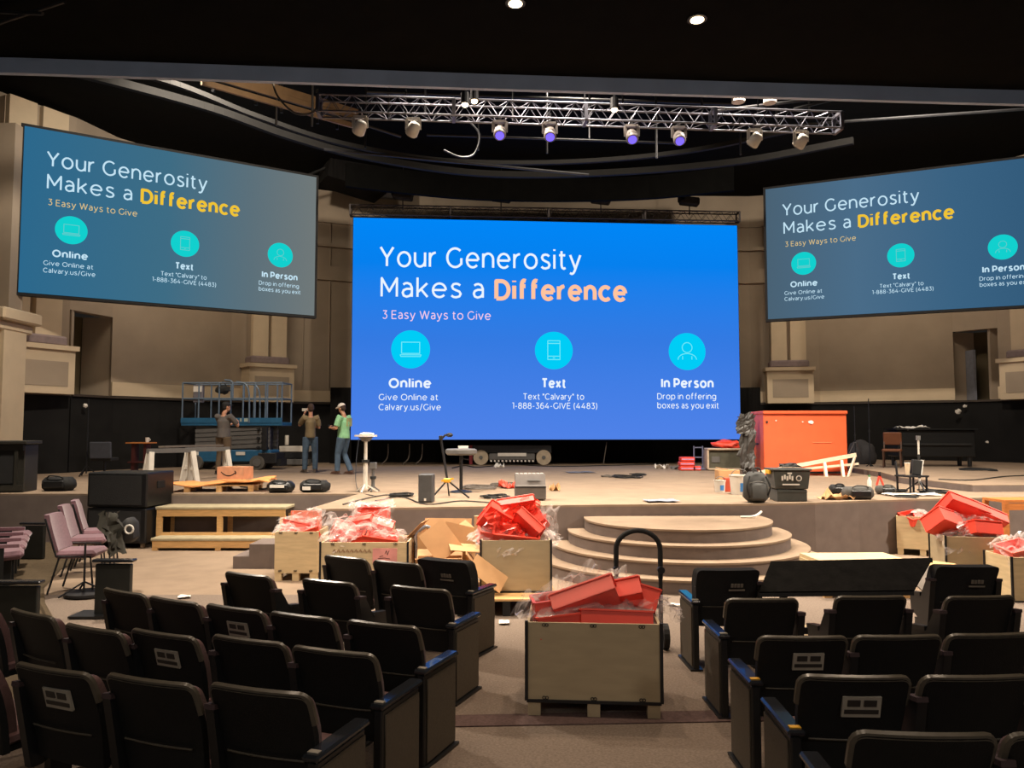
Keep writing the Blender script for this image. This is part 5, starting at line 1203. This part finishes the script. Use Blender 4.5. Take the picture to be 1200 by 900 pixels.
# tilted black table top
e = thing('tilted_table', 'big black table with its top tilted up behind the right seats', 'table', (0, 0, 0))
c0 = at(889, 697, Y=6.25); c1 = at(1070, 695, Y=6.25); c2 = at(1092, 657, Y=6.6); c3 = at(903, 661, Y=6.6)
n_ = (c1-c0).cross(c3-c0).normalized()*.03
s = MB(); s.add([tuple(v) for v in (c0, c1, c2, c3)]+[tuple(v+n_) for v in (c0, c1, c2, c3)], [(0, 1, 2, 3), (7, 6, 5, 4), (0, 4, 5, 1), (1, 5, 6, 2), (2, 6, 7, 3), (3, 7, 4, 0)]); s.build('tabletop', drape, e)
for a_, b_ in ((c3, c2), (c0, c1)): MB().bar(a_, b_, .03, .03).build('edge_band', rubber, e)
for x in (c0.x+.25, c1.x-.2):
    MB().bar((x, 6.4, .03), (x, 6.4, .62), .05, .05).build('leg', steel_dk, e); MB().bar((x, 6.15, .02), (x, 6.9, .02), .05, .04).build('foot', steel_dk, e)
MB().bar((c0.x+.25, 6.4, .3), (c1.x-.2, 6.4, .3), .03, .05).build('stretcher', steel_dk, e)
tag(MB().box(at(1093, 684, Y=7.1), (.3, .4, .02), rot=(.5, -.2, .2)).build('grey_board', mat('pale_grey_board', (180, 170, 160), .6)), 'pale grey board tilted right of the black table', 'board')
tag(MB().box(at(1107, 664, Y=8.6), (.5, .3, .02), rot=(.2, .15, .2)).build('wood_offcut', pine), 'light wood offcut lying behind the grey board at right', 'board')
for i, (px, py) in enumerate(((591, 731), (791, 710), (216, 701), (697, 633))):
    if i == 3: continue
    p = fl(px, py); tag(MB().sheet((p.x, p.y, .018), .11, .14, i+3, .012, 4, (0, 0, i), 4, .01).build('paper_scrap', paper), ['white paper scrap on the aisle beside the left seats', 'white paper scrap on the aisle near the right seats', 'tiny white scrap on the open floor at left'][i], 'paper')
p = at(884, 606.5, z=.68); tag(MB().tube(smooth_pts([Vector((p.x-.2, p.y, .69)), Vector((p.x-.05, p.y-.05, .70)), Vector((p.x+.05, p.y, .72)), Vector((p.x+.12, p.y+.05, .76))], 4), .018, 6).build('rag_strip', paper), 'white twisted scrap on the top curved step', 'scrap')

# ------------------------------------------------------------ auditorium seats
plate_m = mat('pale_plate', (150, 142, 128), .5)
plate_d = mat('plate_window', (44, 40, 36), .5)
coverm = mat('black_cloth_cover', (24, 23, 22), .95, var=.3, scale=5, bump=.4, bscale=14)
logo_m = mat('pale_logo', (120, 112, 100), .7)
BW = .238
def back_rows(top, bot, w, lean, r=.036):
    rows = []; H = top-bot
    for t in (0, .15, .3, .45, .6, .72, .82, .89, .94, .97, .99, 1.0):
        hw = w*(.90+.10*min(1, t*1.6)); d = 1-t; rr = r/H
        if d < rr: hw -= r*(1-math.sqrt(max(0, 1-(1-d/rr)**2)))
        rows.append((bot+H*t, hw, -.07-lean*t+.02*math.sin(t*PI)))
    return rows
def make_seat(kind, aisle, plate, cover=False, down=True, wide=False):
    """origin on the floor, facing +y; aisle: -1 panel at left, +1 at right, 0 none"""
    e = thing('auditorium_seat', '', 'seat')
    rows = back_rows(.79, .33, BW, .13)
    MB().panel(rows, 8, -.35, .035).build('back_shell', seatback, e, smooth=True)
    rim = MB(); pts = []
    for z, hw, y in rows[5:]: pts.append((-hw, y-.018+.35*hw*hw, z))
    z, hw, y = rows[-1]; mid = [(x, y-.018+.35*x*x, z) for x in [-hw+2*hw*i/6 for i in range(1, 6)]]
    pts += mid+[(-p[0], p[1], p[2]) for p in pts[::-1]]
    rim.tube(pts, .017, 6); rim.build('back_rim', seattrim_hl, e, smooth=True)
    MB().tube([(x, -.107-.13*.36+.35*x*x, .50) for x in [-.19+.076*i for i in range(6)]], .005, 5).build('seam', seattrim_hl, e)
    cr = back_rows(.77, .40, BW-.02, .12); cr = [(z, hw, y+.045) for z, hw, y in cr]
    MB().panel(cr, 6, -.35, .045).build('back_cushion', burg, e, smooth=True)
    if down: MB().box((0, .10, .40), (.42, .38, .09), rot=(.06, 0, 0), bev=.03).build('seat_cushion', burg, e); MB().box((0, .08, .345), (.40, .34, .03)).build('seat_pan', blackpl, e)
    # arms
    def arm(x):
        a = MB(); a.sprism([(-.12, .28), (-.06, .28), (.16, .38), (.17, .50), (-.02, .53), (-.12, .68), (-.2, .685)], x-.022, x+.022); a.build('arm_support', blackpl, e)
        MB().bar((x, -.20, .695), (x, -.12, .685), .055, .022).build('arm_pad_end', mat('dark_burgundy', (58, 42, 42), .8), e); MB().bar((x, -.02, .54), (x, .17, .515), .06, .03).build('arm_pad', blackpl, e)
        MB().bar((x, .04, .0), (x, .04, .32), .04, .12).build('standard', blackpl, e); MB().box((x, .0, .008), (.1, .3, .016)).build('floor_foot', blackpl, e)
    sp = .275 if not wide else .30
    if aisle != -1: arm(-sp+.03)
    if aisle == 1 or aisle == -1:
        x = aisle*.262; 
        MB().box((x, .0, .265), (.05, .40, .53), bev=.008).build('end_panel', blackpl, e)
        MB().box((x+aisle*.028, .01, .265), (.008, .36, .47)).build('panel_face', endp, e)
        MB().box((x, .0, .548), (.082, .44, .03), bev=.01).build('armrest_top', armtop, e)
        MB().box((x, -.18, .566), (.05, .03, .004)).build('row_tag', yellow if aisle < 0 and plate else plate_m, e)
        MB().box((x, .0, .008), (.1, .42, .016)).build('floor_foot', blackpl, e)
    if wide and aisle != 1: arm(sp-.03)
    zz = lambda z: -.107-.13*((z-.33)/.46)+.012
    if plate:
        pl = MB().box((.03, zz(.66)+.0, .66), (.17, .012, .10), rot=(.27, 0, 0)).build('name_plate', plate_m, e)
        for s_ in (-1, 1): MB().box((.03+s_*.036, zz(.675)-.008, .678), (.055, .006, .03), rot=(.27, 0, 0)).build('plate_window', plate_d, pl)
        MB().box((.03, zz(.635)-.007, .637), (.15, .005, .02), rot=(.27, 0, 0)).build('plate_strip', plate_d, pl)
    if cover:
        cv = [(z+.012, hw+.012, y) for z, hw, y in back_rows(.80, .46, BW+.005, .13)]
        MB().panel([(z, hw, y+.06) for z, hw, y in cv], 8, -.35, .13).build('cloth_cover', coverm, e, smooth=True)
        lg = MB()
        for i in range(4): lg.box((.02+i*.026, zz(.69)-.062, .69), (.02, .004, .032), rot=(.27, 0, 0))
        lg.box((.06, zz(.65)-.060, .65), (.13, .004, .012), rot=(.27, 0, 0))
        o = lg.build('cover_logo', logo_m, e); o['kind'] = 'stuff'
    return e
protos = {}
def seat_at(px, py, face, label, aisle=0, plate=False, cover=False, wide=False, grp='auditorium seats'):
    """px, py: middle of the top of the backrest in the photograph; solved to where the seat stands"""
    Y = 5.
    for _ in range(20):
        p = at(px, py, z=.80+floor_z(Y+.1)); Y = p.y
    key = (aisle, plate, cover, wide)
    if key not in protos:
        e = make_seat(*('std', aisle, plate, cover, True, wide)); protos[key] = e; register(e)
    else: e = copy_tree(protos[key])
    a = R(face); off = Vector((-math.sin(a), math.cos(a)))*.215
    e.location = (p.x+off.x, p.y+off.y, floor_z(p.y+off.y)); e.rotation_euler = (0, 0, a)
    e['label'] = label; e['category'] = 'seat'; e['group'] = grp
    return e
ORD = ['aisle', 'second', 'third', 'fourth', 'fifth', 'sixth', 'seventh']
ROW = ['front', 'second', 'third', 'fourth', 'nearest']
left = [
 [(519, 658, -27, 1, 0, 1), (463, 659, -27, 0, 0, 0), (403, 653, -29, 0, 0, 0)],
 [(490, 689, -23, 1, 0, 0), (383, 681, -25, 0, 0, 0), (288, 673, -28, 0, 0, 0)],
 [(446, 731, -22, 1, 0, 0), (351, 721, -24, 0, 0, 0), (272, 712, -26, 0, 1, 0), (201, 703, -28, 0, 0, 0), (143, 693, -31, 0, 0, 0)],
 [(388, 761, -20, 1, 0, 0), (288, 748, -22, 0, 0, 0), (188, 741, -24, 0, 1, 0), (106, 735, -26, 0, 0, 0), (34, 718, -31, 0, 0, 0), (-35, 708, -34, 0, 0, 0)],
 [(300, 806, -18, 1, 0, 0), (172, 795, -20, 0, 0, 0), (58, 782, -22, 0, 1, 0), (-55, 770, -26, 0, 0, 0)],
]
right = [
 [(853, 669, 2, -1, 0, 1), (1133, 665, -2, 0, 0, 1)],
 [(894, 702, 1, -1, 0, 0), (1022, 699, 2, 0, 0, 0), (1151, 699, 4, 0, 0, 0)],
 [(942, 745, 0, -1, 1, 0), (1054, 744, 2, 0, 0, 0), (1162, 742, 4, 0, 0, 0), (1265, 738, 7, 0, 0, 0)],
 [(1003, 791, -2, -1, 1, 0), (1146, 791, 2, 0, 0, 0), (1280, 788, 4, 0, 0, 0)],
 [(1085, 858, -3, -1, 0, 0), (1265, 858, 2, 0, 0, 0)],
]
for side, rows in (('left', left), ('right', right)):
    for r, row in enumerate(rows):
        for c, (px, py, f, ai, pl, cv) in enumerate(row):
            wide = r == 1 or (side == 'right' and r < 2)
            what = 'black seat'
            if cv: what = 'cloth-covered seat with pale logo'
            elif pl: what = 'black seat with pale name plate'
            elif ai: what = 'black seat with solid end panel'
            pos = 'beside the aisle' if c == 0 else ORD[c]+' from the aisle'
            if side == 'right' and r == 0 and c == 1: pos = 'right of the tilted black table'
            seat_at(px, py, f, '%s, %s, %s row, %s block' % (what, pos, ROW[r], side), ai, bool(pl), bool(cv), wide, 'auditorium seats, %s block' % side)

# ------------------------------------------------------------ side seating at far left
def stack_chair(p, rz, label, tilt=0):
    e = thing('conference_chair', label, 'chair', p, rz)
    MB().box((0, 0, .45), (.46, .46, .09), bev=.035).build('seat', mauve, e)
    MB().panel([(z, .22*(1 if t < .9 else .85), -.2-.12*t) for t, z in ((0, .5), (.2, .58), (.5, .7), (.8, .84), (.95, .9), (1, .92))], 6, -.5, .06).build('backrest', mauve, e, smooth=True)
    for x in (-.23, .23):
        MB().tube([(x, .22, 0), (x, .18, .42), (x, -.2, .44), (x, -.33, .88)], .012, 6).build('side_frame', steel_dk, e); MB().tube([(x, -.28, 0), (x, -.16, .43)], .012, 6).build('rear_leg', steel_dk, e)
    return e
for i, (px, py, lb) in enumerate(((94, 692, 'nearest mauve stacking chair in the row behind the speaker stack'), (104, 672, 'middle mauve stacking chair in the row behind the speaker stack'), (116, 661, 'farthest mauve stacking chair in the row by the speaker stack'))):
    p = fl(px, py); stack_chair((p.x, p.y, .012), R(-80+i*6), lb)
p = fl(90, 700)
e = thing('dark_jacket', 'dark jacket and bag piled on the mauve chairs', 'jacket', (p.x+.38, p.y+.1, .5)); MB().sheet((-.05, .0, .22), .34, .5, 4, .06, 10, (1.3, .1, 1.4), 3, .06).build('cloth', mat('olive_dark', (44, 42, 34), .9), e, smooth=True)
MB().box((.0, .34, .22), (.16, .28, .3), bev=.06, taper=.8).build('bag', rubber, e, smooth=True); MB().tube([(.08+.05*math.cos(a), .15, .25+.05*math.sin(a)) for a in [2*PI*i/12 for i in range(12)]], .012, 6, closed=True).build('white_ring', paper, e)
p = fl(86, 697); e = thing('music_stand', 'low black folding stand under the mauve chairs', 'stand', (p.x+.15, p.y-.05, .012)); MB().tube([(0, 0, .02), (0, 0, .6)], .012, 6).build('post', steel_dk, e)
for a in (0, 2.1, 4.2): MB().bar((0, 0, .15), (.35*math.cos(a), .25*math.sin(a), .01), .015, .015).build('leg', steel_dk, e)
MB().cyl((.05, 0, .02), .25, .03, 18).build('base_disc', steel_dk, e)
p = fl(100, 722); tag(MB().box((p.x+.1, p.y, .02), (.4, .3, .02)).build('floor_tray', blackpl), 'flat black tray lying on the floor beside the dark end panel', 'tray')
# dark end panels (pew ends) with side-facing seats
def pew_end(px0, px1, py_t, py_b, label, rz=0, h=None):
    a = fl((px0+px1)/2, py_b); w = (px1-px0)/900*a.y; h = EYE-(py_t-504)*a.y/900
    e = thing('seat_end_panel', label, 'end panel', (a.x, a.y, .012), rz)
    MB().box((0, .03, h/2-.02), (w, .06, h-.04), bev=.008).build('panel', mat('end_black', (34, 35, 32), .5, var=.2), e); MB().box((0, .03, h-.005), (w+.06, .10, .03), bev=.008).build('cap', armtop, e); return e
pew_end(110, 151, 656, 723, 'dark end panel right of the mauve stacking chairs')
pew_end(-20, 41, 681, 748, 'dark end panel at the left edge nearest the camera')
pew_end(24, 50, 613, 656, 'small dark end panel behind the mauve side seats')
for i, (px, py, rz) in enumerate(((0, 0, -58), (1, 0, -60), (2, 0, -61), (3, 0, -63))):
    p = Vector((-6.2-.31*px, 9.4+.54*px, 0)); e = thing('mauve_theatre_chair', ['mauve side seat nearest the camera in the left edge row', 'mauve side seat second from the camera in the left edge row', 'mauve side seat third from the camera in the left edge row', 'mauve side seat farthest from the camera in the left edge row'][i], 'seat', (p.x, p.y, .012), R(rz), 'mauve side seats at the far left')
    MB().box((0, .03, .42), (.46, .44, .1), rot=(.05, 0, 0), bev=.04).build('seat_cushion', mauve, e)
    MB().panel([(.48, .22, -.2), (.6, .235, -.23), (.75, .235, -.27), (.84, .22, -.3), (.88, .17, -.31)], 6, -.4, .07).build('backrest', mauve, e, smooth=True)
    MB().bar((0, 0, 0), (0, 0, .37), .1, .25).build('pedestal', blackpl, e)
    MB().bar((.26, -.2, .56), (.26, .2, .55), .06, .04).build('armrest', mauve, e); MB().bar((.26, -.05, 0), (.26, -.05, .54), .03, .2).build('arm_post', blackpl, e)
